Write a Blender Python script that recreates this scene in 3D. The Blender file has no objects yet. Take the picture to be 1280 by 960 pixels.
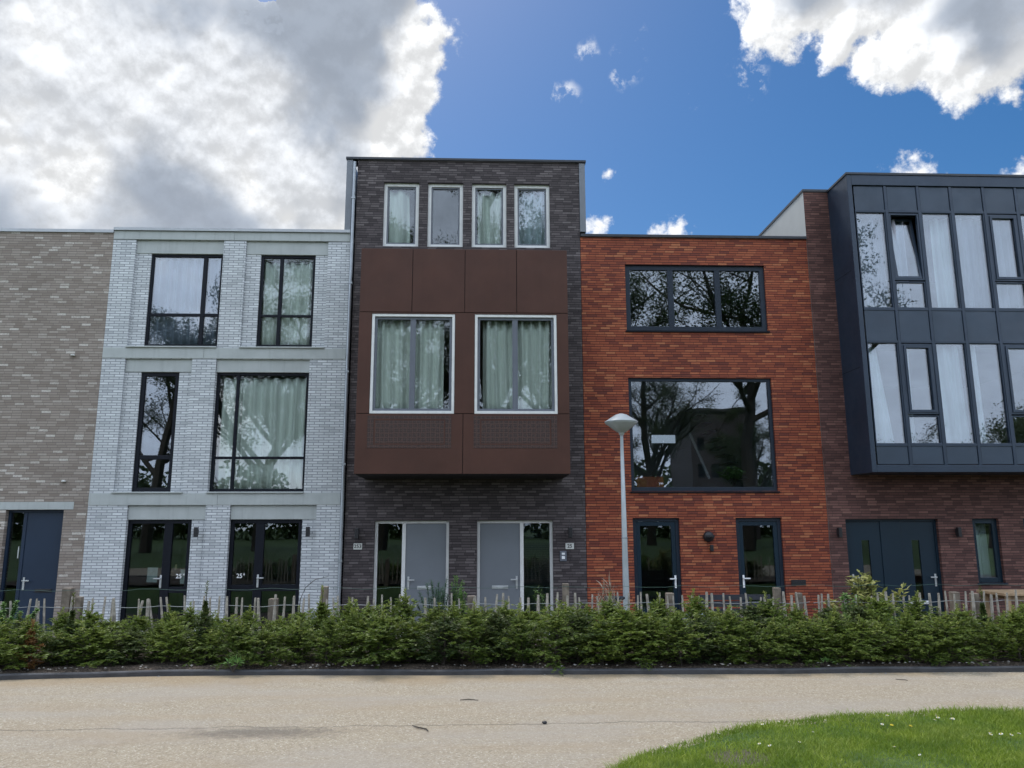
import bpy, math, random
from mathutils import Vector, Matrix
R = math.radians
sc = bpy.context.scene
col = sc.collection
random.seed(7)

# ------------------------------------------------------------------ node helpers
class NT:
    def __init__(s, tree): s.t = tree; s.n = tree.nodes; s.l = tree.links
    def new(s, typ, **kw):
        n = s.n.new(typ)
        for k, v in kw.items(): setattr(n, k, v)
        return n
    def set(s, sock, v):
        if isinstance(v, bpy.types.NodeSocket): s.l.new(v, sock)
        elif v is not None:
            if hasattr(sock.default_value, '__len__') and not hasattr(v, '__len__'): v = (v,)*len(sock.default_value)
            if hasattr(v, '__len__') and len(v) == 3 and len(sock.default_value) == 4: v = (*v, 1)
            sock.default_value = v
    def math(s, op, a, b=None, c=None, clamp=False):
        n = s.new('ShaderNodeMath', operation=op, use_clamp=clamp)
        for i, v in enumerate((a, b, c)): s.set(n.inputs[i], v)
        return n.outputs[0]
    def vmath(s, op, a, b=None, scale=None):
        n = s.new('ShaderNodeVectorMath', operation=op)
        s.set(n.inputs[0], a); s.set(n.inputs[1], b)
        if scale is not None: s.set(n.inputs['Scale'], scale)
        return n.outputs['Value'] if op in ('DISTANCE', 'LENGTH', 'DOT_PRODUCT') else n.outputs[0]
    def noise(s, vec, scale, detail=4, rough=.55, lac=2.0, dist=0.0):
        n = s.new('ShaderNodeTexNoise'); s.set(n.inputs['Vector'], vec)
        for k, v in (('Scale', scale), ('Detail', detail), ('Roughness', rough), ('Lacunarity', lac), ('Distortion', dist)): n.inputs[k].default_value = v
        return n.outputs['Fac']
    def mix(s, fac, a, b, blend='MIX'):
        n = s.new('ShaderNodeMix', data_type='RGBA', blend_type=blend)
        s.set(n.inputs[0], fac); s.set(n.inputs[6], a); s.set(n.inputs[7], b)
        return n.outputs[2]
    def ramp(s, fac, stops, interp='LINEAR'):
        n = s.new('ShaderNodeValToRGB'); s.set(n.inputs[0], fac); cr = n.color_ramp; cr.interpolation = interp
        while len(cr.elements) < len(stops): cr.elements.new(0.5)
        for e, (p, c) in zip(cr.elements, stops):
            e.position = p; e.color = (*(c if hasattr(c, '__len__') else (c,)*3), 1)[:4]
        return n.outputs[0]
    def smooth(s, v, a, b, lo=0.0, hi=1.0):
        n = s.new('ShaderNodeMapRange', interpolation_type='SMOOTHSTEP'); s.set(n.inputs[0], v)
        for i, k in enumerate((a, b, lo, hi)): s.set(n.inputs[i+1], k)
        return n.outputs[0]
    def xyz(s, v):
        n = s.new('ShaderNodeSeparateXYZ'); s.set(n.inputs[0], v); return n.outputs
    def comb(s, x=0.0, y=0.0, z=0.0):
        n = s.new('ShaderNodeCombineXYZ')
        for i, v in enumerate((x, y, z)): s.set(n.inputs[i], v)
        return n.outputs[0]
    def pos(s): return s.new('ShaderNodeNewGeometry').outputs['Position']
    def bump(s, h, strength=.3, dist=.01):
        n = s.new('ShaderNodeBump'); n.inputs['Strength'].default_value = strength; n.inputs['Distance'].default_value = dist
        s.set(n.inputs['Height'], h); return n.outputs[0]

def new_mat(name):
    m = bpy.data.materials.new(name); m.use_nodes = True
    nt = NT(m.node_tree); b = m.node_tree.nodes['Principled BSDF']
    return m, nt, b

def surf(name, c, rough=.6, metal=0.0, var=.12, scale=6.0, bump=.1, spec=.5, grime=0.0, warp=0.0):
    """painted / metal / concrete surface with slight unevenness"""
    m, nt, b = new_mat(name)
    p = nt.new('ShaderNodeTexCoord').outputs['Object']
    n1 = nt.noise(p, scale, 5, .6)
    f = nt.smooth(n1, .3, .7, 1-var, 1+var)
    colr = nt.vmath('SCALE', nt.comb(*c), scale=f)
    if grime:
        st = nt.noise(nt.vmath('MULTIPLY', p, (9, 9, .7)), 1.0, 4, .6)
        colr = nt.mix(nt.smooth(st, .5, .75, 0, grime), colr, tuple(x*.45 for x in c))
    nt.set(b.inputs['Base Color'], colr)
    b.inputs['Roughness'].default_value = rough; b.inputs['Metallic'].default_value = metal
    b.inputs['Specular IOR Level'].default_value = spec
    if bump: nt.set(b.inputs['Normal'], nt.bump(nt.noise(p, scale*12, 3), bump, .004))
    if warp:
        nt.set(b.inputs['Normal'], nt.bump(nt.noise(p, 1.4, 2, .5), warp, .03))
        nt.set(b.inputs['Roughness'], nt.smooth(nt.noise(p, 2.7, 6, .65), .3, .7, rough*.8, rough*1.25))
    return m

def brick(name, stops, mortar, w=.215, h=.0563, gap=.008, bump=.5, wild=True, rough=.75, patch=.18, hj=0.0):
    m, nt, b = new_mat(name)
    P = nt.xyz(nt.pos())
    u = nt.math('ADD', P[0], P[1]); v = nt.math('ADD', P[2], 20.0)
    row = nt.math('FLOOR', nt.math('DIVIDE', v, h))
    wn = nt.new('ShaderNodeTexWhiteNoise', noise_dimensions='1D'); nt.set(wn.inputs['W'], row)
    u = nt.math('ADD', u, nt.math('MULTIPLY', wn.outputs['Value'], w*3.0)) if wild else nt.math('ADD', u, nt.math('MULTIPLY', nt.math('MODULO', row, 2.0), w*.5))
    br = nt.new('ShaderNodeTexBrick'); br.offset = .0; br.squash = 1.0
    nt.set(br.inputs['Vector'], nt.comb(u, v, 0.0))
    for k, val in (('Color1', (0, 0, 0, 1)), ('Color2', (1, 1, 1, 1)), ('Mortar', (0, 0, 0, 1)), ('Scale', 1.0), ('Mortar Size', gap), ('Mortar Smooth', .25), ('Bias', 0.0), ('Brick Width', w), ('Row Height', h)):
        br.inputs[k].default_value = val
    t = br.outputs['Color']
    wn2 = nt.new('ShaderNodeTexWhiteNoise', noise_dimensions='2D'); 
    nt.set(wn2.inputs['Vector'], nt.comb(row, nt.math('FLOOR', nt.math('DIVIDE', u, w)), 0.0))
    t = wn2.outputs['Value']
    pos = nt.pos()
    grain = nt.noise(pos, 55.0, 3, .6)
    big = nt.noise(pos, .55, 5, .6)
    t2 = nt.math('ADD', t, nt.math('MULTIPLY', nt.math('SUBTRACT', grain, .5), .35))
    c = nt.ramp(t2, stops)
    c = nt.mix(1.0, c, nt.ramp(big, [(.3, 1-patch), (.7, 1+patch)]), 'MULTIPLY')
    fac = br.outputs['Fac']
    if hj:      # raked bed joints, drawn wider and deeper; their shadow is painted as dark lines
        fr = nt.math('FRACT', nt.math('DIVIDE', v, h)); ed = nt.math('MULTIPLY', nt.math('MINIMUM', fr, nt.math('SUBTRACT', 1.0, fr)), h)
        wob = nt.math('MULTIPLY', nt.math('SUBTRACT', nt.noise(nt.comb(nt.math('MULTIPLY', u, 4.0), row, 0.0), 1.0, 2), .5), hj*.9)
        bed = nt.smooth(nt.math('ADD', ed, wob), hj*.7, hj*1.25, 1, 0)
        fac = nt.math('MAXIMUM', nt.math('MULTIPLY', fac, .55), bed)
    c = nt.mix(fac, c, mortar)
    strk = nt.noise(nt.vmath('MULTIPLY', pos, (3.0, 3.0, .25)), 1.0, 4, .65)
    c = nt.mix(nt.smooth(strk, .55, .8, 0, .13), c, tuple(x*.5 for x in mortar))
    nt.set(b.inputs['Base Color'], c); b.inputs['Roughness'].default_value = rough
    b.inputs['Specular IOR Level'].default_value = .3
    hgt = nt.math('SUBTRACT', nt.math('ADD', nt.math('MULTIPLY', grain, .35), nt.math('MULTIPLY', t, .3)), fac)
    nt.set(b.inputs['Normal'], nt.bump(hgt, bump, .006))
    return m

M = {}
M['white_brick'] = brick('white_brick', [(0, (.46, .48, .50)), (.2, (.575, .60, .62)), (.8, (.645, .67, .69)), (1, (.73, .76, .78))], (.29, .31, .335), gap=.0095, patch=.05, wild=False)
M['beige_brick'] = brick('beige_brick', [(0, (.255, .212, .18)), (.4, (.305, .26, .225)), (.8, (.36, .312, .272)), (.93, (.42, .375, .333)), (1, (.60, .56, .51))], (.165, .138, .12), gap=.007, hj=.0055, w=.20, patch=.08)
M['dark_brick'] = brick('dark_brick', [(0, (.055, .045, .047)), (.4, (.086, .072, .074)), (.8, (.115, .097, .099)), (1, (.165, .143, .143))], (.026, .023, .026), gap=.008, hj=.007, w=.20, patch=.14)
M['red_brick'] = brick('red_brick', [(0, (.15, .042, .03)), (.25, (.25, .062, .034)), (.65, (.32, .085, .042)), (.88, (.38, .112, .054)), (1, (.46, .17, .08))], (.05, .016, .013), gap=.007, hj=.0072, w=.21, patch=.16)
M['brown_brick'] = brick('brown_brick', [(0, (.085, .041, .036)), (.4, (.13, .062, .054)), (.8, (.165, .08, .068)), (1, (.22, .112, .092))], (.035, .026, .026), gap=.006, hj=.006, w=.21, patch=.14)
M['concrete'] = surf('concrete', (.44, .47, .465), .8, var=.06, scale=2.5, grime=.25)
M['coping_grey'] = surf('coping_grey', (.42, .44, .46), .45, .3, var=.06)
M['coping_dark'] = surf('coping_dark', (.035, .04, .05), .4, .2)
M['zinc'] = surf('zinc', (.17, .185, .205), .45, .5, var=.08, scale=2)
M['pipe_metal'] = surf('pipe_metal', (.36, .39, .42), .4, .5, var=.1, scale=3)
M['side_render'] = surf('side_render', (.46, .47, .46), .85, var=.05, scale=1.5)
M['frame_dark'] = surf('frame_dark', (.006, .008, .014), .5, var=.1, spec=.2)
M['frame_blue'] = surf('frame_blue', (.016, .026, .042), .45, var=.08, spec=.3)
M['frame_white'] = surf('frame_white', (.74, .75, .74), .4, var=.05, grime=.2)
M['sash_grey'] = surf('sash_grey', (.13, .145, .175), .4, var=.05)
M['door_grey'] = surf('door_grey', (.17, .19, .215), .42, var=.04, scale=1.5)
M['door_navy'] = surf('door_navy', (.018, .033, .062), .45, var=.06, scale=1.5, spec=.3)
M['door_teal'] = surf('door_teal', (.009, .024, .04), .4, var=.06, scale=1.5, spec=.3)
M['anthracite'] = surf('anthracite', (.025, .041, .068), .38, .2, warp=.2, var=.09, scale=1.2, bump=.04)
M['anthracite_panel'] = surf('anthracite_panel', (.036, .055, .084), .42, .15, warp=.3, var=.12, scale=1.0, bump=.04)
M['brown_panel'] = surf('brown_panel', (.078, .034, .024), .5, .0, spec=.3, var=.12, warp=.25, scale=.9, bump=.05, grime=.12)
M['joint_black'] = surf('joint_black', (.008, .008, .009), .8)
M['chrome'] = surf('chrome', (.62, .64, .66), .3, .6)
M['black_plastic'] = surf('black_plastic', (.015, .015, .018), .45)
M['plate_white'] = surf('plate_white', (.62, .63, .6), .5)
M['ink_black'] = surf('ink_black', (.01, .01, .01), .6)
M['vinyl_white'] = surf('vinyl_white', (.85, .87, .88), .5)
M['roof'] = surf('roof', (.09, .09, .09), .9)
M['interior'] = surf('interior', (.34, .34, .33), .9, var=.1, scale=.8)
M['lamp_white'] = surf('lamp_white', (.45, .48, .49), .35, var=.06)
M['pole_paint'] = surf('pole_paint', (.42, .46, .475), .4, .1, var=.1, scale=4, grime=.25)
M['paling'] = surf('paling', (.37, .335, .28), .85, var=.35, scale=14, bump=.4)
M['post_wood'] = surf('post_wood', (.20, .165, .13), .85, var=.3, scale=12, bump=.4, grime=.4)
M['wire'] = surf('wire', (.3, .32, .32), .4, .6)
M['wire_green'] = surf('wire_green', (.05, .11, .09), .5)
M['table_wood'] = surf('table_wood', (.42, .29, .17), .7, var=.2, scale=8)
M['dark_wood'] = surf('dark_wood', (.03, .033, .045), .6, var=.2, scale=8)
M['orange'] = surf('orange', (.48, .11, .04), .7)
M['pale_blue'] = surf('pale_blue', (.45, .52, .62), .5)
M['kerb'] = surf('kerb', (.055, .057, .063), .75, var=.25, scale=5, bump=.4)
M['stone'] = surf('stone', (.3, .29, .27), .8, var=.3, scale=9)

def glass(name, refl, tint):
    m, nt, b = new_mat(name); nt.n.remove(b)
    out = nt.n['Material Output']
    tr = nt.new('ShaderNodeBsdfTransparent'); tr.inputs[0].default_value = (*tint, 1)
    gl = nt.new('ShaderNodeBsdfGlossy'); gl.inputs['Roughness'].default_value = 0.0; gl.inputs[0].default_value = (.91, .94, 1, 1)
    p = nt.pos()
    bp = nt.bump(nt.noise(p, .9, 1, .5), .25, .006); nt.set(gl.inputs['Normal'], bp)
    lw = nt.new('ShaderNodeLayerWeight'); lw.inputs[0].default_value = .25
    f = nt.math('ADD', nt.math('MULTIPLY', lw.outputs['Fresnel'], .8), refl, clamp=True)
    mx = nt.new('ShaderNodeMixShader'); nt.set(mx.inputs[0], f)
    nt.l.new(tr.outputs[0], mx.inputs[1]); nt.l.new(gl.outputs[0], mx.inputs[2]); nt.l.new(mx.outputs[0], out.inputs[0])
    return m
M['glass'] = glass('glass', .06, (.93, .97, .955))
M['glass_bright'] = glass('glass_bright', .12, (.82, .88, .91))
M['glass_dark'] = glass('glass_dark', .05, (.75, .82, .82))

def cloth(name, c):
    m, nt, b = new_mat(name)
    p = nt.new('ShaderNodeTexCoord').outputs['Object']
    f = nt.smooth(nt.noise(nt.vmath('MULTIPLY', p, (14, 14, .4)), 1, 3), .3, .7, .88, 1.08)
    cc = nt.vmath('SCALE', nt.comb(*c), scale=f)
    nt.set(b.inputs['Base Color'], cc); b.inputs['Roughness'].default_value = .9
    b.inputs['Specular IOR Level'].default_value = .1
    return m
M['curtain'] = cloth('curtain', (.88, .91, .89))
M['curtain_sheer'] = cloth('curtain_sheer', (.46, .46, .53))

def leaf(name, dark, light, tip=None, trans=.25, hue=.35):
    m, nt, b = new_mat(name)
    g = nt.new('ShaderNodeNewGeometry').outputs['Random Per Island']
    o = nt.new('ShaderNodeObjectInfo').outputs['Random']
    c = nt.mix(nt.math('ADD', nt.math('MULTIPLY', g, 1-hue), nt.math('MULTIPLY', o, hue)), dark, light)
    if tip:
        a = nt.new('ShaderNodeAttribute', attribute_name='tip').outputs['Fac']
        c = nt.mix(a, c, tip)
    nt.set(b.inputs['Base Color'], c); b.inputs['Roughness'].default_value = .5
    b.inputs['Specular IOR Level'].default_value = .3
    tl = nt.new('ShaderNodeBsdfTranslucent'); nt.set(tl.inputs[0], nt.mix(.5, c, light))
    mx = nt.new('ShaderNodeMixShader'); mx.inputs[0].default_value = trans
    out = nt.n['Material Output']
    nt.l.new(b.outputs[0], mx.inputs[1]); nt.l.new(tl.outputs[0], mx.inputs[2]); nt.l.new(mx.outputs[0], out.inputs[0])
    return m
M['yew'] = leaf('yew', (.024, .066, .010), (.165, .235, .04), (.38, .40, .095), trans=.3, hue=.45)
M['yew_dark'] = leaf('yew_dark', (.018, .045, .014), (.075, .115, .03), (.2, .21, .06), trans=.22)
M['yew_brown'] = leaf('yew_brown', (.11, .055, .02), (.22, .11, .035), (.3, .17, .06))
M['leaf_bright'] = leaf('leaf_bright', (.08, .19, .045), (.18, .33, .09), (.24, .38, .12))
M['leaf_blue'] = leaf('leaf_blue', (.05, .11, .07), (.10, .18, .11))
M['leaf_rhodo'] = leaf('leaf_rhodo', (.10, .14, .035), (.27, .30, .09), (.45, .42, .14))
M['leaf_pale'] = leaf('leaf_pale', (.25, .24, .18), (.45, .42, .33))
M['tree_leaf'] = leaf('tree_leaf', (.03, .055, .018), (.08, .12, .035))
M['bark'] = surf('bark', (.055, .047, .038), .9, var=.3, scale=5, bump=.6)
def grass_mat():
    m = leaf('grass_blade', (.15, .26, .022), (.28, .41, .05), (.41, .47, .12), trans=.3, hue=0); nt = NT(m.node_tree)
    b = nt.n['Principled BSDF']; c = b.inputs['Base Color'].links[0].from_socket; p = nt.pos()
    k = nt.smooth(nt.noise(p, 3.2, 5, .65), .3, .7); c2 = nt.mix(k, nt.mix(1.0, c, (.55, .62, .6), 'MULTIPLY'), nt.mix(1.0, c, (1.3, 1.12, 1.0), 'MULTIPLY'))
    nt.set(b.inputs['Base Color'], c2); return m
M['grass_blade'] = grass_mat()
_unused = lambda: leaf('grass_blade', (.075, .21, .02), (.19, .39, .055), (.26, .44, .09), trans=.35, hue=0)
M['petal'] = surf('petal', (.8, .8, .78), .6)
M['petal_yellow'] = surf('petal_yellow', (.7, .55, .04), .6)
M['stem_green'] = surf('stem_green', (.06, .13, .03), .6)

# ground materials
def ground_mat():
    m, nt, b = new_mat('ground_grass'); p = nt.pos()
    n = nt.noise(p, 1.3, 6, .65); n2 = nt.noise(p, 40, 3, .6)
    c = nt.mix(nt.smooth(n, .3, .7), (.035, .085, .015), (.075, .14, .03))
    c = nt.mix(nt.smooth(n2, .4, .8, 0, .6), c, (.05, .045, .03))
    nt.set(b.inputs['Base Color'], c); b.inputs['Roughness'].default_value = .9
    nt.set(b.inputs['Normal'], nt.bump(n2, .6, .03)); return m
M['ground'] = ground_mat()
def lawn_mat():
    m = ground_mat(); m.name = 'lawn_turf'; nt = NT(m.node_tree); b = nt.n['Principled BSDF']; c = b.inputs['Base Color'].links[0].from_socket; p = nt.pos()
    P = nt.xyz(p); d = nt.math('SQRT', nt.math('ADD', nt.math('POWER', nt.math('DIVIDE', nt.math('SUBTRACT', P[0], 1.78), .27), 2), nt.math('POWER', nt.math('DIVIDE', nt.math('SUBTRACT', P[1], 5.6), .21), 2)))
    d = nt.math('ADD', d, nt.math('MULTIPLY', nt.math('SUBTRACT', nt.noise(p, 14, 4, .7), .5), 1.2)); sp = nt.noise(p, 70, 3, .7)
    soilc = nt.mix(nt.smooth(sp, .4, .7), (.07, .066, .035), (.15, .14, .09))
    nt.set(b.inputs['Base Color'], nt.mix(nt.smooth(d, .8, 1.3), soilc, c)); return m
M['lawn'] = lawn_mat()
def soil_mat():
    m, nt, b = new_mat('soil'); p = nt.pos()
    v = nt.new('ShaderNodeTexVoronoi'); nt.set(v.inputs['Vector'], p); v.inputs['Scale'].default_value = 45
    n = nt.noise(p, 6, 5, .65)
    c = nt.mix(nt.smooth(n, .3, .7), (.03, .022, .016), (.075, .055, .04))
    c = nt.mix(nt.math('MULTIPLY', nt.smooth(nt.xyz(v.outputs['Color'])[0], .75, .9), .7), c, (.17, .13, .10))
    nt.set(b.inputs['Base Color'], c); b.inputs['Roughness'].default_value = .95
    nt.set(b.inputs['Normal'], nt.bump(v.outputs['Distance'], .9, .02)); return m
M['soil'] = soil_mat()
def path_mat():
    m, nt, b = new_mat('path_gravel'); p = nt.pos(); P = nt.xyz(p)
    v = nt.new('ShaderNodeTexVoronoi'); nt.set(v.inputs['Vector'], p); v.inputs['Scale'].default_value = 95
    v2 = nt.new('ShaderNodeTexVoronoi'); nt.set(v2.inputs['Vector'], p); v2.inputs['Scale'].default_value = 42
    rnd = nt.xyz(v.outputs['Color'])[0]; rnd2 = nt.xyz(v2.outputs['Color'])[1]
    c = nt.ramp(rnd, [(0, (.27, .223, .158)), (.3, (.335, .284, .208)), (.75, (.39, .336, .253)), (.92, (.44, .386, .302)), (1, (.58, .53, .45))])
    c = nt.mix(nt.math('MULTIPLY', nt.smooth(rnd2, .82, .95), .28), c, (.18, .15, .12))
    big = nt.noise(nt.vmath('MULTIPLY', p, (.5, 1.1, 1)), 1.1, 6, .6)
    c = nt.mix(nt.smooth(big, .42, .66, 0, .55), c, (.36, .325, .28))
    # greyer worn band, ochre edges
    wv = nt.noise(p, .8, 4, .6)
    ge = nt.math('ADD', P[1], nt.math('MULTIPLY', nt.math('SUBTRACT', wv, .5), 1.4))
    lw_ = nt.noise(nt.vmath('MULTIPLY', p, (.35, 2.2, 1)), 1.3, 5, .6)
    c = nt.mix(nt.smooth(lw_, .45, .7, 0, .4), c, (.34, .265, .178))
    c = nt.mix(nt.smooth(ge, 8.35, 8.9, 0, .6), c, (.31, .225, .125))
    # joint line running along the path, with a dark oily patch near it
    cn = nt.noise(nt.comb(P[0], 0, 0), 1.2, 5, .7); cn2 = nt.noise(p, 9, 4, .7)
    lineY = nt.math('ADD', 6.72, nt.math('MULTIPLY', nt.math('SUBTRACT', cn, .5), .35))
    d = nt.math('ABSOLUTE', nt.math('SUBTRACT', P[1], lineY))
    crack = nt.math('MULTIPLY', nt.smooth(d, .006, .022, 1, 0), nt.smooth(cn2, .32, .5))
    dx = nt.math('DIVIDE', nt.math('ADD', P[0], 1.75), 1.0); dy = nt.math('DIVIDE', nt.math('SUBTRACT', P[1], 6.55), .25)
    blob = nt.math('SUBTRACT', 1.0, nt.math('SQRT', nt.math('ADD', nt.math('POWER', dx, 2), nt.math('POWER', dy, 2))))
    blob = nt.math('ADD', blob, nt.math('MULTIPLY', nt.math('SUBTRACT', cn2, .5), 1.3))
    under = nt.smooth(nt.math('SUBTRACT', lineY, P[1]), 0, .02)
    c = nt.mix(nt.math('MULTIPLY', nt.math('MULTIPLY', nt.smooth(blob, .1, .8), under), .6), c, (.10, .09, .08))
    c = nt.mix(nt.math('MULTIPLY', crack, .5), c, (.09, .075, .06))
    st = nt.noise(p, 2.3, 5, .7)
    c = nt.mix(nt.smooth(st, .55, .75, 0, .35), c, (.25, .205, .15))
    nt.set(b.inputs['Base Color'], c); b.inputs['Roughness'].default_value = .85
    b.inputs['Specular IOR Level'].default_value = .3
    hh = nt.math('SUBTRACT', nt.math('ADD', v.outputs['Distance'], nt.math('MULTIPLY', rnd, .5)), crack)
    nt.set(b.inputs['Normal'], nt.bump(hh, .7, .006)); return m
M['path'] = path_mat()
M['pavement'] = brick('pavement', [(0, (.10, .075, .06)), (.5, (.16, .11, .09)), (1, (.22, .16, .13))], (.07, .06, .05))
def perf_mat():
    m, nt, b = new_mat('perforated_brown'); P = nt.xyz(nt.pos())
    q = nt.comb(P[0], P[2], 0.0)
    v = nt.new('ShaderNodeTexVoronoi', feature='DISTANCE_TO_EDGE'); nt.set(v.inputs['Vector'], q); v.inputs['Scale'].default_value = 11; v.inputs['Randomness'].default_value = .35
    v2 = nt.new('ShaderNodeTexVoronoi'); nt.set(v2.inputs['Vector'], q); v2.inputs['Scale'].default_value = 28; v2.inputs['Randomness'].default_value = .2
    a = nt.smooth(v.outputs['Distance'], .06, .12); d = nt.smooth(v2.outputs['Distance'], .3, .38, 1, 0)
    c = nt.mix(nt.math('MULTIPLY', a, .8), (.072, .031, .022), (.022, .012, .011))
    c = nt.mix(nt.math('MULTIPLY', d, .35), c, (.12, .085, .075))
    nt.set(b.inputs['Base Color'], c); b.inputs['Roughness'].default_value = .5; return m
M['perforated'] = perf_mat()

# ------------------------------------------------------------------ mesh helpers
class MB:
    def __init__(s): s.v = []; s.f = []; s.tip = None
    def quad(s, a, b, c, d):
        i = len(s.v); s.v += [a, b, c, d]; s.f.append((i, i+1, i+2, i+3)); return s
    def box(s, x0, x1, y0, y1, z0, z1):
        i = len(s.v)
        s.v += [(x0, y0, z0), (x1, y0, z0), (x1, y1, z0), (x0, y1, z0), (x0, y0, z1), (x1, y0, z1), (x1, y1, z1), (x0, y1, z1)]
        s.f += [tuple(i+k for k in q) for q in ((0, 3, 2, 1), (4, 5, 6, 7), (0, 1, 5, 4), (1, 2, 6, 5), (2, 3, 7, 6), (3, 0, 4, 7))]
        return s
    def tube(s, pts, rad, n=6, cap=True):
        pts = [Vector(p) for p in pts]
        if not hasattr(rad, '__len__'): rad = [rad]*len(pts)
        base = len(s.v)
        for k, p in enumerate(pts):
            d = (pts[min(k+1, len(pts)-1)] - pts[max(k-1, 0)]).normalized()
            a = d.cross(Vector((0, 0, 1)) if abs(d.z) < .95 else Vector((1, 0, 0))).normalized(); b = d.cross(a)
            for j in range(n):
                t = 2*math.pi*j/n
                s.v.append(tuple(p + (a*math.cos(t) + b*math.sin(t))*rad[k]))
        for k in range(len(pts)-1):
            for j in range(n):
                s.f.append((base+k*n+j, base+k*n+(j+1) % n, base+(k+1)*n+(j+1) % n, base+(k+1)*n+j))
        if cap:
            s.f.append(tuple(base+j for j in range(n))[::-1]); s.f.append(tuple(base+(len(pts)-1)*n+j for j in range(n)))
        return s
    def lathe(s, prof, cx, cy, n=24):
        base = len(s.v)
        for r, z in prof:
            for j in range(n):
                t = 2*math.pi*j/n; s.v.append((cx+r*math.cos(t), cy+r*math.sin(t), z))
        for k in range(len(prof)-1):
            for j in range(n):
                s.f.append((base+k*n+j, base+k*n+(j+1) % n, base+(k+1)*n+(j+1) % n, base+(k+1)*n+j))
        s.f.append(tuple(base+j for j in range(n))[::-1]); s.f.append(tuple(base+(len(prof)-1)*n+j for j in range(n)))
        return s
    def build(s, name, mat, parent=None, smooth=False, bevel=0.0):
        me = bpy.data.meshes.new(name)
        o0 = ORG.get(parent.name, Vector()) if parent else Vector()
        me.from_pydata([tuple(Vector(v)-o0) for v in s.v], [], s.f)
        if isinstance(mat, str): mat = M[mat]
        me.materials.append(mat)
        if smooth: me.polygons.foreach_set('use_smooth', [True]*len(me.polygons))
        if s.tip:
            a = me.attributes.new('tip', 'FLOAT', 'POINT'); a.data.foreach_set('value', s.tip)
        o = bpy.data.objects.new(name, me); col.objects.link(o)
        if parent: o.parent = parent; ORG[o.name] = o0
        if bevel:
            md = o.modifiers.new('bevel', 'BEVEL'); md.width = bevel; md.segments = 2; md.limit_method = 'ANGLE'
        return o
ORG = {}
def tag(o, label=None, cat=None, group=None, kind=None):
    for k, v in (('label', label), ('category', cat), ('group', group), ('kind', kind)):
        if v: o[k] = v
    return o
def thing(name, loc, label, cat, group=None):
    o = bpy.data.objects.new(name, None); col.objects.link(o); o.location = loc; o.empty_display_size = .1
    ORG[o.name] = Vector(loc)
    return tag(o, label, cat, group)
def copy_tree(o, parent=None):
    c = o.copy(); col.objects.link(c)
    if parent: c.parent = parent
    for ch in o.children: copy_tree(ch, c)
    return c

def wall_mesh(mb, x0, x1, z0, z1, y, holes, depth):
    """front skin of a wall at y with openings (x0,x1,z0,z1) and reveals going back by depth"""
    xs = sorted({x0, x1, *[h[0] for h in holes], *[h[1] for h in holes]}); zs = sorted({z0, z1, *[h[2] for h in holes], *[h[3] for h in holes]})
    for i in range(len(xs)-1):
        for j in range(len(zs)-1):
            cx, cz = (xs[i]+xs[i+1])/2, (zs[j]+zs[j+1])/2
            if cx < x0 or cx > x1 or cz < z0 or cz > z1: continue
            if any(h[0] < cx < h[1] and h[2] < cz < h[3] for h in holes): continue
            mb.quad((xs[i], y, zs[j]), (xs[i+1], y, zs[j]), (xs[i+1], y, zs[j+1]), (xs[i], y, zs[j+1]))
    for a, b, c, d in holes:
        Y = y+depth
        mb.quad((a, y, c), (a, Y, c), (a, Y, d), (a, y, d)); mb.quad((b, y, c), (b, y, d), (b, Y, d), (b, Y, c))
        mb.quad((a, y, d), (a, Y, d), (b, Y, d), (b, y, d)); mb.quad((a, y, c), (b, y, c), (b, Y, c), (a, Y, c))
    return mb

def frame_mesh(x0, x1, z0, z1, y0, y1, t, vm=(), hm=(), tb=None):
    """window frame: outer bars plus vertical (x, width, za, zb) and horizontal (z, width, xa, xb) bars, butted end to end"""
    tb = tb or t
    mb = MB()
    mb.box(x0, x0+t, y0, y1, z0, z1); mb.box(x1-t, x1, y0, y1, z0, z1)
    mb.box(x0+t, x1-t, y0, y1, z1-t, z1); mb.box(x0+t, x1-t, y0, y1, z0, z0+tb)
    for x, w, za, zb in vm: mb.box(x-w/2, x+w/2, y0+.003, y1-.003, za if za is not None else z0+tb, zb if zb is not None else z1-t)
    for z, w, xa, xb in hm: mb.box(xa if xa is not None else x0+t, xb if xb is not None else x1-t, y0+.006, y1-.006, z-w/2, z+w/2)
    return mb

def window(house, x0, x1, z0, z1, y, fm, t=.06, vm=(), hm=(), g='glass', d=.07, name='window', gy=.035, tb=None):
    w = frame_mesh(x0, x1, z0, z1, y, y+d, t, vm, hm, tb).build(name, fm, house, bevel=.004)
    MB().box(x0+t*.6, x1-t*.6, y+gy, y+gy+.02, z0+t*.6, z1-t*.6).build('glass', g, w)
    return w

def text(name, s, x, z, y, size, mat, parent, super_=None):
    cu = bpy.data.curves.new(name, 'FONT'); cu.body = s; cu.size = size; cu.align_x = 'CENTER'; cu.align_y = 'CENTER'; cu.extrude = .002; cu.offset = size*.015
    o = bpy.data.objects.new('t', cu); col.objects.link(o)
    dg = bpy.context.evaluated_depsgraph_get(); dg.update()
    me = bpy.data.meshes.new_from_object(o.evaluated_get(dg)); bpy.data.objects.remove(o)
    o0 = ORG[parent.name]
    me.transform(Matrix.Translation(Vector((x, y, z))-o0) @ Matrix.Rotation(R(90), 4, 'X'))
    me.materials.clear(); me.materials.append(M[mat])
    ob = bpy.data.objects.new(name, me); col.objects.link(ob); ob.parent = parent
    return ob

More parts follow.
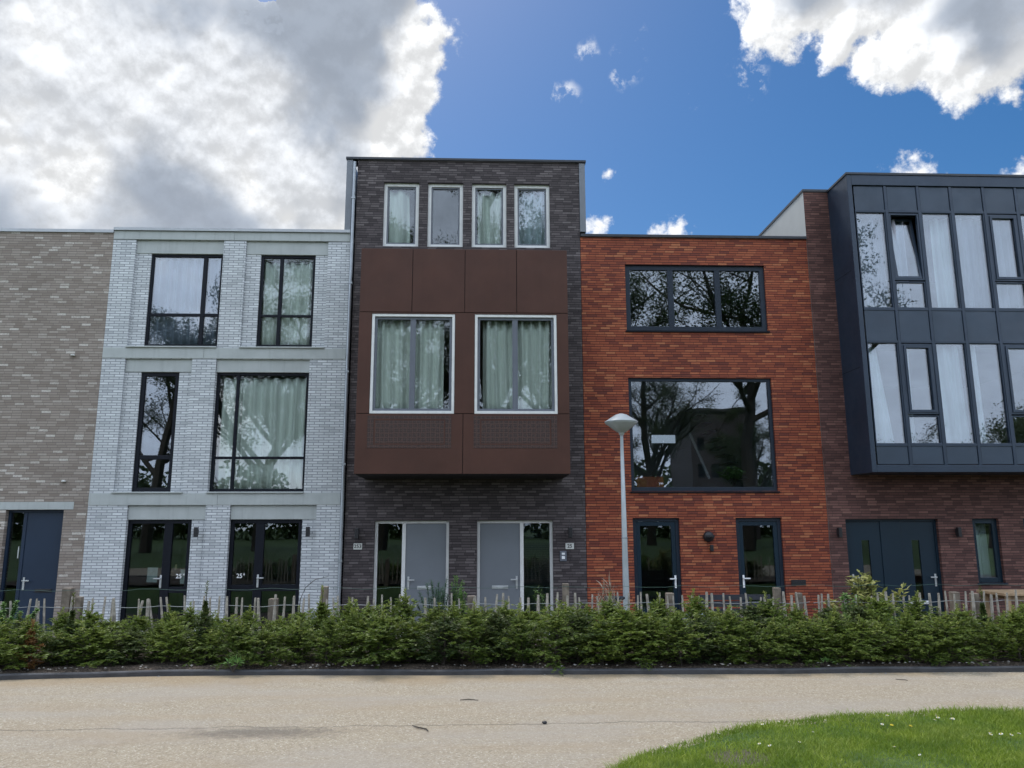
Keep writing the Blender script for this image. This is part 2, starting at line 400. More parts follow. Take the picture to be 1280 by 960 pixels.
def handle(door, x, z, y, side, mat='chrome'):
    mb = MB(); mb.box(x-.02, x+.02, y-.012, y, z-.16, z+.1)
    mb.box(x-.012, x+.012, y-.055, y-.012, z+.02, z+.045)
    a, b = sorted((x-.012*side, x+.13*side)); mb.box(a, b, y-.07, y-.055, z+.02, z+.045)
    return mb.build('handle', mat, door, bevel=.003)
def slot(door, x, z, y, w, mat='chrome'):
    mb = MB(); mb.box(x-w/2, x+w/2, y-.012, y, z-.035, z+.035); mb.box(x-w/2+.03, x+w/2-.03, y-.018, y-.012, z-.018, z+.018)
    return mb.build('letter_slot', mat, door, bevel=.004)

F = 16.5      # facade plane
G0 = -.62     # street level at the houses
BACK = 25.0
def shell(house, x0, x1, ztop, floors, mat, y=F, rear=None):
    """side and rear walls, roof, and the rooms behind the facade"""
    MB().quad((x0, y+.001, G0), (x0, BACK, G0), (x0, BACK, ztop), (x0, y+.001, ztop)).build('side_wall', mat, house)
    MB().quad((x1, y+.001, G0), (x1, y+.001, ztop), (x1, BACK, ztop), (x1, BACK, G0)).build('side_wall', mat, house)
    rw = MB(); holes = [(rear[0]-.6, rear[1]+1.0, rear[2]-.1, rear[3]+1.1)] if rear else []
    wall_mesh(rw, x0, x1, G0, ztop, BACK, holes, .1); rw.build('rear_wall', mat, house)
    MB().box(x0+.02, x1-.02, y+.32, BACK-.02, ztop-.5, ztop-.32).build('roof', 'roof', house)
    it = MB(); a, b, c, d = x0+.12, x1-.12, y+.33, 21.5
    for k, z in enumerate(floors):
        it.box(a, b, c, d, z-.22, z-.02)
    it.quad((a, c, floors[0]), (a, d, floors[0]), (a, d, floors[-1]), (a, c, floors[-1])); it.quad((b, c, floors[0]), (b, c, floors[-1]), (b, d, floors[-1]), (b, d, floors[0]))
    if rear:
        wall_mesh(it, a, b, floors[0], floors[-1], d, [rear], .1)
    else:
        it.quad((a, d, floors[0]), (b, d, floors[0]), (b, d, floors[-1]), (a, d, floors[-1]))
    it.build('interior', 'interior', house)

# ------------------------------------------------------------------ setting: ground, path, bed, lawn, street
def kerb_y(x):
    pts = [(-14, 6.2), (-9, 7.85), (-7, 8.5), (-5.14, 8.86), (-3.87, 8.98), (-2.5, 8.97), (.34, 8.84), (3.16, 8.75), (6.05, 8.72), (9, 8.66), (16, 8.4)]
    for (a, b), (c, d) in zip(pts, pts[1:]):
        if a <= x <= c:
            t = (x-a)/(c-a); t = t; return b+(d-b)*t
    return 8.5
def terrain_z(y):
    if y < 10.3: return -.03
    if y > 11.9: return G0-.02
    t = (y-10.3)/1.6; t = t*t*(3-2*t)
    return -.03+(G0+.01)*t
mb = MB()
ys = [-400, -120, -40, -10, 0, 5, 8, 10.3, 10.6, 10.9, 11.2, 11.5, 11.9, 16, 30, 80, 300, 900]; xs = [-600, -200, -60, -20, -8, 0, 8, 20, 60, 200, 600]
for i, yy in enumerate(ys):
    for xx in xs: mb.v.append((xx, yy, terrain_z(yy)))
n = len(xs)
for i in range(len(ys)-1):
    for j in range(n-1): mb.f.append((i*n+j, i*n+j+1, (i+1)*n+j+1, (i+1)*n+j))
tag(mb.build('ground', 'ground', smooth=True), kind='structure')
XS = [-14+.25*i for i in range(121)]
def strip(name, f0, f1, z, mat, z1=None):
    mb = MB()
    for x in XS: mb.v += [(x, f0(x), z), (x, f1(x), z1 if z1 is not None else z)]
    for i in range(len(XS)-1): mb.f.append((2*i, 2*i+2, 2*i+3, 2*i+1))
    return tag(mb.build(name, mat), kind='structure')
strip('path', lambda x: 1.5, lambda x: kerb_y(x)+.01, 0.0, 'path')
# planting bed: lumpy soil
mb = MB(); nb = 12
for i, x in enumerate(XS):
    for j in range(nb):
        y = kerb_y(x)+.06+(10.5-kerb_y(x))*j/(nb-1)
        mb.v.append((x, y, terrain_z(y)+.075+random.uniform(-.015, .02) - (.04 if j == 0 else 0)))
for i in range(len(XS)-1):
    for j in range(nb-1): mb.f.append((i*nb+j, (i+1)*nb+j, (i+1)*nb+j+1, i*nb+j+1))
tag(mb.build('soil_bed', 'soil', smooth=True), kind='structure')
strip('pavement', lambda x: 12.0, lambda x: F+.02, G0, 'pavement')
mb = MB()
for i, x in enumerate(XS):
    y = kerb_y(x); w = .012*math.sin(x*1.7)+.006*math.sin(x*5.1)
    for dy, z in ((.004, -.02), (.0, .042), (.010, .052), (.052, .055), (.064, .047), (.066, -.02)): mb.v.append((x, y+dy+w, z+.004*math.sin(x*3.3)))
for i in range(len(XS)-1):
    for j in range(5): mb.f.append((i*6+j, (i+1)*6+j, (i+1)*6+j+1, i*6+j+1))
tag(mb.build('kerb', 'kerb', smooth=False), kind='structure')

def lawn_edge(x):
    pts = [(.55, 4.95), (.91, 5.44), (1.12, 5.70), (1.48, 5.99), (1.88, 6.29), (2.35, 6.53), (3.12, 6.77), (4.02, 6.86), (4.65, 6.79), (6, 6.6), (9, 5.6)]
    for (a, b), (c, d) in zip(pts, pts[1:]):
        if a <= x <= c: return b+(d-b)*(x-a)/(c-a)
    return 5.0
mb = MB(); LX = [.55+.08*i for i in range(104)]; m_ = 22
for x in LX:
    e = lawn_edge(x)
    for j in range(m_):
        y = 3.2+(e-3.2)*j/(m_-1)
        mb.v.append((x, y, .03+.012*math.sin(x*4+y*3)+random.uniform(-.004, .004) if j < m_-1 else -.005))
for i in range(len(LX)-1):
    for j in range(m_-1): mb.f.append((i*m_+j, (i+1)*m_+j, (i+1)*m_+j+1, i*m_+j+1))
tag(mb.build('lawn', 'lawn', smooth=True), kind='structure')
# grass blades
mb = MB(); mb.tip = []
def blade(x, y, z, h, w, tipc):
    a = random.uniform(0, 6.28); ca, sa = math.cos(a), math.sin(a); l = random.uniform(.2, 1.2)*h; b = random.uniform(0, 6.28)
    i = len(mb.v); mx, my = math.cos(b)*l, math.sin(b)*l
    mb.v += [(x-ca*w, y-sa*w, z), (x+ca*w, y+sa*w, z), (x+ca*w*.7+mx*.4, y+sa*w*.7+my*.4, z+h*.6), (x-ca*w*.7+mx*.4, y-sa*w*.7+my*.4, z+h*.6), (x+mx, y+my, z+h)]
    mb.f += [(i, i+1, i+2, i+3), (i+3, i+2, i+4)]; mb.tip += [0, 0, tipc*.6, tipc*.6, tipc]
def nz(x, y): return math.sin(x*2.1+1.3*math.sin(y*1.7))*math.sin(y*2.6+x*.8)
cnt = 0
while cnt < 80000:
    x = random.uniform(.6, 5.6); e = lawn_edge(x); y = e-abs(random.uniform(0, 1.75))
    if y < 4.9: continue
    bare = math.hypot((x-1.78)/.24, (y-5.6)/.19)
    if bare < .75+.5*random.random() and random.random() < .80: continue
    k = nz(x*1.6, y*1.6)
    if random.random() > .78+.3*k: continue
    h = random.uniform(.022, .05)*(1+.35*k)
    if e-y < .12: h *= random.uniform(.6, 1.5)
    blade(x, y, .025, h, random.uniform(.0016, .003), random.random()**2*.8+.25*max(0, k)); cnt += 1
for _ in range(900):     # ragged fringe spilling over the path edge
    x = random.uniform(.75, 5.6); blade(x, lawn_edge(x)+random.uniform(-.02, .035), 0, random.uniform(.02, .05), .0025, random.random()*.5)
tag(mb.build('grass', 'grass_blade'), kind='stuff', label='short green lawn grass with bare patch beside the path', cat='grass')

# ------------------------------------------------------------------ HOUSES
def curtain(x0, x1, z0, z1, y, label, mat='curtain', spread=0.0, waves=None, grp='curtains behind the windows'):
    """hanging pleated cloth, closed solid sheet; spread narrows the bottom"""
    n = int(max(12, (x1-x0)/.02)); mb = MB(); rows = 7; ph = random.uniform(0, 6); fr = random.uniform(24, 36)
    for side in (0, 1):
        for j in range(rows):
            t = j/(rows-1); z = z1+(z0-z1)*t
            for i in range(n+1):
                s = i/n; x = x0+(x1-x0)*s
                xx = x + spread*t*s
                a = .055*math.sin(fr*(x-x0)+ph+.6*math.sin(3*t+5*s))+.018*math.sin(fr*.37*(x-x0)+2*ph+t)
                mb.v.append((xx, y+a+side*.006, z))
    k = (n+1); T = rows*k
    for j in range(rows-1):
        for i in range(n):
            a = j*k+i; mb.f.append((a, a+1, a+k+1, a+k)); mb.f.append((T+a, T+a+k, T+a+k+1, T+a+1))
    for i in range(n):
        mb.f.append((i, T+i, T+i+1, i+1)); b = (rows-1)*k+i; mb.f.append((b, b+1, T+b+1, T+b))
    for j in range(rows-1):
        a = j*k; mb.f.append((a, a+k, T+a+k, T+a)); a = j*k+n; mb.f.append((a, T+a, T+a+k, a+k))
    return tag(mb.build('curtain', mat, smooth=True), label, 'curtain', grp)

def wall_lamp(x, z, label, kind='box'):
    t = thing('wall_lamp', (x, F, z), label, 'wall lamp')
    if kind == 'box':
        MB().box(x-.035, x+.035, F-.13, F-.035, z-.1, z+.1).build('lamp_body', 'black_plastic', t, bevel=.006)
        MB().box(x-.03, x+.03, F-.035, F, z-.05, z+.05).build('bracket', 'black_plastic', t)
    elif kind == 'arm':
        MB().box(x-.04, x+.04, F-.17, F-.06, z-.12, z+.1).build('lamp_body', 'black_plastic', t, bevel=.012)
        MB().box(x-.02, x+.02, F-.06, F, z, z+.05).build('bracket', 'black_plastic', t)
    else:
        mb = MB(); pr = [(.02, 0), (.08, .01), (.11, .04), (.115, .08), (.09, .10)]
        base = len(mb.v)
        for r, d in pr:
            for j in range(20):
                a = 2*math.pi*j/20; mb.v.append((x+r*math.cos(a), F-.10+d, z+r*math.sin(a)))
        for k in range(len(pr)-1):
            for j in range(20): mb.f.append((k*20+j, k*20+(j+1) % 20, (k+1)*20+(j+1) % 20, (k+1)*20+j))
        mb.f.append(tuple(range(20))); mb.build('lamp_body', 'black_plastic', t, smooth=True)
        MB().box(x-.10, x+.10, F-.135, F-.09, z-.012, z+.03).build('hood', 'black_plastic', t)
        MB().box(x+.02, x+.09, F-.07, F, z-.30, z-.17).build('sensor', 'black_plastic', t, bevel=.01)
    return t

# --- beige brick house -------------------------------------------------------
h = thing('brick_house', (-10.8, F, G0), 'beige brown brick house with dark blue front door, at the left edge', 'house')
x0, x1 = -13.6, -8.19
wall_mesh(MB(), x0, x1, G0, 8.03, F, [(-9.84, -8.67, G0, 1.965)], .3).build('facade_wall', 'beige_brick', h)
shell(h, x0, x1, 8.03, [G0, 2.45, 5.3, 7.6], 'beige_brick')
MB().box(x0, x1-.002, F-.03, F+.3, 8.03, 8.10).build('coping', 'coping_grey', h)
MB().box(-10.0, -8.48, F-.006, F+.1, 1.97, 2.125).build('lintel', 'concrete', h)
d = window(h, -9.84, -8.67, G0, 1.96, F+.1, 'door_navy', .05, vm=[(-9.49, .07, None, None)], g='glass_dark', name='door', gy=.045)
MB().box(-9.452, -8.724, F+.115, F+.16, G0+.05, 1.91).build('door_leaf', 'door_navy', d, bevel=.004)
handle(d, -9.39, .5, F+.115, 1); slot(d, -8.98, .33, F+.115, .34, 'black_plastic')
MB().box(-9.565, -9.548, F+.09, F+.11, .98, 1.22).build('pull_handle', 'chrome', d)
for ax, az in ((-10.68, 5.30), (-8.80, 5.24), (-8.72, 2.55)):
    MB().lathe([(.02, 0), (.045, .01), (.045, .03), (.02, .045)], ax, F-.03, 10).build('vent_cap', 'plate_white', h).location = (0, 0, az-.02-0)

# --- white brick house ---------------------------------------------------------
h = thing('brick_house', (-5.57, F, G0), 'white brick house with black framed windows and pale concrete bands', 'house')
x0, x1 = -8.187, -2.985
panels = [(-7.69, -5.77, 5.43, 7.88), (-5.28, -3.465, 5.43, 7.88), (-7.70, -6.275, 2.305, 5.18), (-5.765, -3.76, 2.305, 5.18), (-7.38, -5.77, G0, 2.05), (-5.27, -3.475, G0, 2.05)]
wall_mesh(MB(), x0, x1, G0, 7.88, F, panels, .06).build('facade_wall', 'white_brick', h)
W = [(-7.36, -5.785, 5.465, 7.575), (-4.955, -3.745, 5.465, 7.575), (-7.36, -6.55, 2.335, 4.895), (-5.755, -3.762, 2.335, 4.895), (-7.378, -6.06, G0, 1.755), (-5.268, -3.775, G0, 1.755)]
mb = MB()
for p, w in zip(panels, W): wall_mesh(mb, p[0], p[1], p[2], p[3], F+.06, [w], .24)
mb.build('recessed_wall', 'white_brick', h)
shell(h, x0, x1, 8.08, [G0, 2.2, 5.3, 7.75], 'white_brick')
for xa, xb in ((x0, -5.545), (-5.541, x1)): MB().box(xa, xb, F-.012, F+.3, 7.885, 8.08).build('concrete_band', 'concrete', h, bevel=.004)
MB().box(x0, x1, F-.05, F+.34, 8.085, 8.15).build('coping', 'coping_grey', h)
for xa, xb, za, zb in ((x0, -6.042, 5.19, 5.425), (-6.038, x1, 5.19, 5.425), (x0, -5.542, 2.055, 2.30), (-5.538, x1, 2.055, 2.30)):
    MB().box(xa, xb, F-.012, F+.055, za, zb).build('concrete_band', 'concrete', h, bevel=.004)
for p, w in zip(panels, W):
    MB().box(p[0]+.004, p[1]-.004, F+.045, F+.2, w[3]+.004, p[3]-.006).build('lintel', 'concrete', h, bevel=.003)
for xa, xb, z in ((-7.71, -5.775, 5.43), (-5.29, -3.455, 5.43), (-7.72, -6.27, 2.304), (-5.775, -3.76, 2.304)):
    MB().box(xa, xb, F-.045, F+.1, z-.005, z+.025).build('sill', 'concrete', h, bevel=.003)
wy = F+.09
def vbar(x, w=.07): return (x, w, None, None)
window(h, *W[0], wy, 'frame_dark', .055, vm=[vbar(-6.18, .085)], hm=[(6.19, .06, None, None)], g='glass_bright')
window(h, *W[1], wy, 'frame_dark', .06, vm=[vbar(-4.5, .075)], hm=[(6.18, .05, None, None)], g='glass')
window(h, *W[2], wy, 'frame_dark', .085, hm=[(3.06, .09, None, None)], g='glass_bright')
window(h, *W[3], wy, 'frame_dark', .06, vm=[vbar(-5.3, .065)], hm=[(3.05, .055, None, None)], g='glass')
dl = window(h, *W[4], wy, 'frame_dark', .08, vm=[vbar(-6.54, .17)], hm=[(.33, .12, -6.45, None)], g='glass_dark', name='door')
handle(dl, -6.62, .53, wy, -1); text('house_number', '25', -6.27, .60, wy+.03, .125, 'vinyl_white', dl); text('house_number', '4', -6.17, .635, wy+.03, .065, 'vinyl_white', dl)
MB().box(-6.93, -6.72, wy+.062, wy+.066, .48, .78).build('notice', 'plate_white', dl)
MB().box(-6.25, -6.1, wy+.062, wy+.066, .45, .74).build('notice', 'plate_white', dl)
MB().box(-6.38, -6.33, wy+.062, wy+.066, .74, .84).build('notice', 'table_wood', dl)
dr = window(h, *W[5], wy, 'frame_dark', .08, vm=[vbar(-4.65, .18)], hm=[(.36, .13, None, None)], g='glass_dark', name='door')
handle(dr, -4.64, .53, wy, 1); text('house_number', '25', -5.03, .60, wy+.03, .125, 'vinyl_white', dr); text('house_number', '6', -4.935, .635, wy+.03, .065, 'vinyl_white', dr)
pp = MB(); pp.tube([(-2.935, F-.06, G0), (-2.935, F-.06, 8.6), (-2.935, F-.06, 9.78)], .036, 10)
for z in (.9, 2.9, 4.9, 6.9, 8.9): pp.box(-2.98, -2.89, F-.1, F, z-.02, z+.02)
pp.build('drainpipe', 'pipe_metal', h, smooth=False)
wall_lamp(-5.91, 1.50, 'small black wall lamp between the two doors of the white house')
wall_lamp(-3.62, 1.50, 'small black wall lamp on white brick beside the right glazed door')

# --- dark brick house with brown bay -------------------------------------------
h = thing('brick_house', (-.33, F, G0), 'tall dark brick house with projecting brown metal bay, in the middle', 'house')
x0, x1 = -2.875, 2.195
tops = [(-2.265, -1.465), (-1.265, -.465), (-.265, .525), (.705, 1.515)]
holes = [(a, b, 7.79, 9.325) for a, b in tops] + [(-2.255, -.695, G0, 1.722), (-.105, 1.495, G0, 1.722), (-2.35, 1.57, 3.45, 6.2)]
wall_mesh(MB(), x0, x1, G0, 9.855, F, holes, .3).build('facade_wall', 'dark_brick', h)
shell(h, x0, x1, 9.855, [G0, 3.2, 6.6, 9.6], 'zinc')
MB().box(-3.14, 2.36, F-.05, F+.35, 9.86, 9.915).build('coping', 'coping_dark', h, bevel=.004)
MB().box(-3.12, -2.985, F-.02, BACK, 8.16, 9.855).build('side_cladding', 'zinc', h)
MB().box(2.2, 2.335, F-.02, BACK, 8.18, 9.855).build('side_cladding', 'zinc', h)
for k, (a, b) in enumerate(tops):
    w = window(h, a, b, 7.79, 9.325, F+.06, 'frame_white', .075, g='glass' if k != 3 else 'glass_bright', gy=.05, d=.1)
    frame_mesh(a+.076, b-.076, 7.866, 9.249, F+.085, F+.13, .035).build('sash', 'sash_grey', w)
# two front doors with sidelights
for k, (a, b, m) in enumerate(((-2.255, -.695, -1.645), (-.105, 1.495, .84))):
    y = F+.09
    d = window(h, a, b, G0, 1.722, y, 'frame_white', .06, vm=[(m, .075, None, None)], g='glass_dark', name='door', gy=.055, d=.09)
    la, lb = (m+.04, b-.065) if k == 0 else (a+.065, m-.04)
    MB().box(la, lb, y+.02, y+.055, G0+.02, 1.655).build('door_leaf', 'door_grey', d, bevel=.004)
    hx = la+.07 if k == 0 else lb-.07
    handle(d, hx, .47, y+.02, 1 if k == 0 else -1); slot(d, (la+lb)/2 - .0, .345, y+.02, .34)
    if k == 1:
        bl = MB()
        for q in range(48): bl.box(m+.06, b-.07, y+.085, y+.1, -.55+q*.046, -.55+q*.046+.006)
        bl.build('blind', 'sash_grey', d)
# projecting bay
D = 15.2
bay = MB()
bw = [(-2.25, -.57, 3.81, 5.86), (-.165, 1.505, 3.81, 5.86)]
wall_mesh(bay, -2.495, 1.725, 2.62, 7.24, D+.03, bw, .2)
bay.quad((-2.495, D+.03, 2.62), (-2.495, D+.03, 7.24), (-2.495, F, 7.24), (-2.495, F, 2.62)); bay.quad((1.725, D+.03, 2.62), (1.725, F, 2.62), (1.725, F, 7.24), (1.725, D+.03, 7.24))
bay.quad((-2.495, D+.03, 7.24), (1.725, D+.03, 7.24), (1.725, F, 7.24), (-2.495, F, 7.24)); bay.quad((-2.495, D+.03, 2.62), (-2.495, F, 2.62), (1.725, F, 2.62), (1.725, D+.03, 2.62))
bay = bay.build('bay', 'joint_black', h)
def panel(xa, xb, za, zb, mat='brown_panel', y=D, dp=.026, name='cladding_panel'): return MB().box(xa, xb, y, y+dp, za, zb).build(name, mat, bay, bevel=.003)
BX0, BX1 = -2.51, 1.74; g_ = .006
e = [BX0, -1.45, -.375, .69, BX1]
for a, b in zip(e, e[1:]): panel(a+g_ if a != BX0 else a, b-g_ if b != BX1 else b, 5.90, 7.25)
panel(BX0, -2.255, 3.815, 5.888); panel(-.565, -.17, 3.815, 5.888); panel(1.51, BX1, 3.815, 5.888)
panel(-2.255+.001, -.565-.001, 5.862, 5.888); panel(-.17+.001, 1.51-.001, 5.862, 5.888)
panel(BX0, -.39-g_, 2.615, 3.803); panel(-.39+g_, BX1, 2.615, 3.803)
for xa, xb in ((BX0, BX0+.03), (BX1-.03, BX1)):
    MB().box(xa, xb, D+.028, F, 2.615, 7.25).build('cladding_panel', 'brown_panel', bay)
MB().box(BX0+.03, BX1-.03, D+.028, F, 2.595, 2.618).build('soffit', 'joint_black', bay)
MB().box(BX0+.03, BX1-.03, D+.028, F, 7.242, 7.262).build('bay_roof', 'brown_panel', bay)
for xa, xb in ((-2.275, -.62), (-.175, 1.49)):
    # pierced ornament: a border strip and an inner field, each slightly proud
    MB().box(xa, xb, D-.004, D, 3.70, 3.765).box(xa, xb, D-.004, D, 3.12, 3.185).box(xa, xa+.12, D-.004, D, 3.187, 3.698).box(xb-.12, xb, D-.004, D, 3.187, 3.698).build('pierced_border', 'perforated', bay)
    MB().box(xa+.15, xb-.15, D-.003, D, 3.215, 3.67).build('pierced_panel', 'perforated', bay)
for k, (a, b, za, zb) in enumerate(bw):
    m = (-1.42, .655)[k]
    w = window(h, a, b, za, zb, D+.012, 'frame_white', .055, g='glass', gy=.075, d=.11)
    frame_mesh(a+.056, b-.056, za+.056, zb-.056, D+.05, D+.11, .05, vm=[(m, .11, None, None)]).build('sash', 'sash_grey', w)
# the room inside the bay
rm = MB(); rm.quad((-2.4, D+.3, 3.4), (-2.4, F+.3, 3.4), (-2.4, F+.3, 6.5), (-2.4, D+.3, 6.5)); rm.quad((1.6, D+.3, 3.4), (1.6, D+.3, 6.5), (1.6, F+.3, 6.5), (1.6, F+.3, 3.4))
rm.build('bay_room', 'interior', h)
wall_lamp(-2.60, 1.47, 'black wall lamp above the left number plate of the dark house', 'arm')
wall_lamp(1.85, 1.48, 'black wall lamp above the right number plate of the dark house', 'arm')
for x, z, s, lab in ((-2.59, 1.195, '253', 'small white number plate left of the dark house doors'), (1.845, 1.185, '25', 'small white number plate above the doorbell panel')):
    t = thing('number_plate', (x, F, z), lab, 'number plate')
    p = MB().box(x-.088, x+.088, F-.016, F, z-.062, z+.062).build('plate', 'plate_white', t, bevel=.004)
    text('digits', s, x, z, F-.018, .105, 'ink_black', t)
t = thing('doorbell_panel', (1.705, F, .98), 'grey doorbell panel with two white buttons on dark brick', 'doorbell')
MB().box(1.635, 1.775, F-.03, F, .875, 1.085).build('housing', 'sash_grey', t, bevel=.006)
for z, s in ((1.03, .02), (.95, .03)): MB().box(1.705-.032, 1.705+.032, F-.038, F-.03, z-s, z+s).build('button', 'vinyl_white', t)

# --- red brick house ---------------------------------------------------------
h = thing('brick_house', (4.8, F, G0), 'orange red brick house with large dark framed windows', 'house')
x0, x1 = 2.203, 7.415
RW = [(3.2, 6.395, 5.88, 7.415), (3.195, 6.385, 2.33, 4.81), (3.2, 4.2, G0, 1.765), (5.415, 6.41, G0, 1.765)]
wall_mesh(MB(), x0, x1, G0, 8.06, F, RW, .3).build('facade_wall', 'red_brick', h)
rear = (4.78, 5.48, 3.36, 4.14)
shell(h, x0, x1, 8.06, [G0, 2.1, 5.2, 7.75], 'red_brick', rear=rear)
MB().box(x0+.002, x1-.002, F-.04, F+.35, 8.062, 8.125).build('coping', 'coping_dark', h, bevel=.004)
window(h, *RW[0], F+.05, 'frame_blue', .11, vm=[vbar(4.235, .125), vbar(5.31, .125)], g='glass_bright')
window(h, *RW[1], F+.05, 'frame_blue', .075, g='glass_bright', tb=.09)
for a, b, z in ((3.17, 6.42, 5.875), (3.165, 6.41, 2.325)): MB().box(a, b, F-.035, F+.1, z-.03, z).build('sill', 'frame_dark', h)
for k, (a, b, za, zb) in enumerate(RW[2:]):
    d = window(h, a, b, za, zb, F+.06, 'frame_blue', .075, g='glass_dark', name='door', gy=.05)
    frame_mesh(a+.08, b-.08, za+.02, zb-.08, F+.075, F+.125, .085, tb=.5).build('door_leaf', 'door_teal', d)
    handle(d, b-.12 if k == 0 else a+.12, .47, F+.06, -1 if k == 0 else 1, 'vinyl_white')
wall_lamp(4.805, 1.37, 'round black bulkhead wall lamp between the red house doors', 'round')
MB().box(6.53, 6.84, F-.02, F, .36, .47).box(6.56, 6.81, F-.028, F-.02, .39, .43).build('letter_slot', 'black_plastic', h)
# stairs, furniture seen through the big window
st = MB()
for k in range(13): st.box(6.95-.12*k-.2, 6.95-.12*k, 18.9, 19.8, 2.12+.2*k, 2.16+.2*k)
st.build('stair_tread', 'dark_wood', h)
MB().tube([(5.12, 18.75, 3.86), (5.56, 18.75, 2.74)], .035, 8).build('handrail', 'plate_white', h)
MB().box(4.78, 5.48, 21.52, 21.54, 3.36, 3.9).build('window_film', 'interior', h)
t = thing('planter_box', (3.68, 16.95, 2.42), 'orange box standing on the sill inside the big window', 'planter')
MB().box(3.38, 3.98, 16.85, 17.1, 2.42, 2.66).build('box', 'orange', t, bevel=.015)
MB().box(3.41, 3.95, 16.88, 17.07, 2.661, 2.675).build('soil', 'soil', t)

# --- brown brick house with glazed bay ----------------------------------------
h = thing('brick_house', (10.7, F, G0), 'brown brick house with projecting dark glazed bay, at the right edge', 'house')
x0, x1 = 7.423, 14.2
XH = [(7.8, 9.83, G0, 1.725), (10.59, 11.18, .38, 1.735), (11.72, 12.31, .38, 1.735)]; XB = [(8.2, 13.8, 2.95, 5.6), (8.2, 13.8, 5.95, 8.95)]
wall_mesh(MB(), x0, x1, G0, 9.22, F, XH+XB, .3).build('facade_wall', 'brown_brick', h)
shell(h, x0, x1, 9.22, [G0, 2.5, 5.75, 9.0], 'side_render')
MB().box(x0-.02, x1, F-.03, F+.3, 9.225, 9.285).build('coping', 'coping_dark', h, bevel=.004)
MB().box(x0-.02, x0+.2, F+.3, BACK, 9.225, 9.285).build('coping', 'coping_dark', h)
y = F+.08
d = frame_mesh(7.8, 9.83, G0, 1.725, y, y+.09, .05, vm=[(8.81, .44, None, None)]).build('door', 'door_teal', h, bevel=.004)
for k, (a, b, sx) in enumerate(((7.85, 8.59, 8.25), (9.03, 9.78, 9.35))):
    lf = MB(); wall_mesh(lf, a+.005, b-.005, G0+.03, 1.67, y+.02, [(sx-.085, sx+.085, .05, 1.28)], .04); lf.build('door_leaf', 'door_teal', d)
    MB().box(sx-.085, sx+.085, y+.04, y+.055, .05, 1.28).build('glass', 'glass_dark', d)
    handle(d, a+.07 if k == 0 else b-.07, .47, y+.02, 1 if k == 0 else -1)
    slot(d, sx-.03, .08 - .1, y+.02, .42, 'vinyl_white')
for a, b, za, zb in XH[1:]:
    window(h, a, b, za, zb, y, 'door_teal', .105, g='glass_bright')
    MB().box(a-.03, b+.03, F-.03, y, za-.03, za-.002).build('sill', 'frame_blue', h)
wall_lamp(7.62, 1.45, 'small black wall lamp left of the dark double door', 'box')
wall_lamp(10.22, 1.45, 'small black wall lamp between double door and narrow window', 'box')
B = 15.55; bx0, bx1 = 8.0, 14.0; bz0, bz1 = 2.67, 9.21
bay = MB().box(bx0, bx0+.06, B+.13, F, bz0, bz1).box(bx1-.06, bx1, B+.13, F, bz0, bz1).box(bx0+.06, bx1-.06, B+.13, F+.3, bz0, bz0+.12).box(bx0+.06, bx1-.06, B+.13, F+.3, bz1-.12, bz1).build('bay', 'anthracite', h)
MB().box(bx0-.002, bx0+.10, B, B+.128, bz0, bz1).box(bx1-.1, bx1, B, B+.128, bz0, bz1).box(bx0+.101, bx1-.101, B, B+.128, bz1-.24, bz1).box(bx0+.101, bx1-.101, B, B+.128, bz0, bz0+.15).build('bay_frame', 'anthracite', bay, bevel=.006)
MB().box(bx0-.02, bx1+.02, B-.02, F, bz1+.002, bz1+.05).build('bay_coping', 'coping_dark', bay)
for zz in (4.9, 7.05): MB().box(bx0-.004, bx0, B+.135, F, zz-.004, zz+.004).build('cladding_joint', 'joint_black', bay)
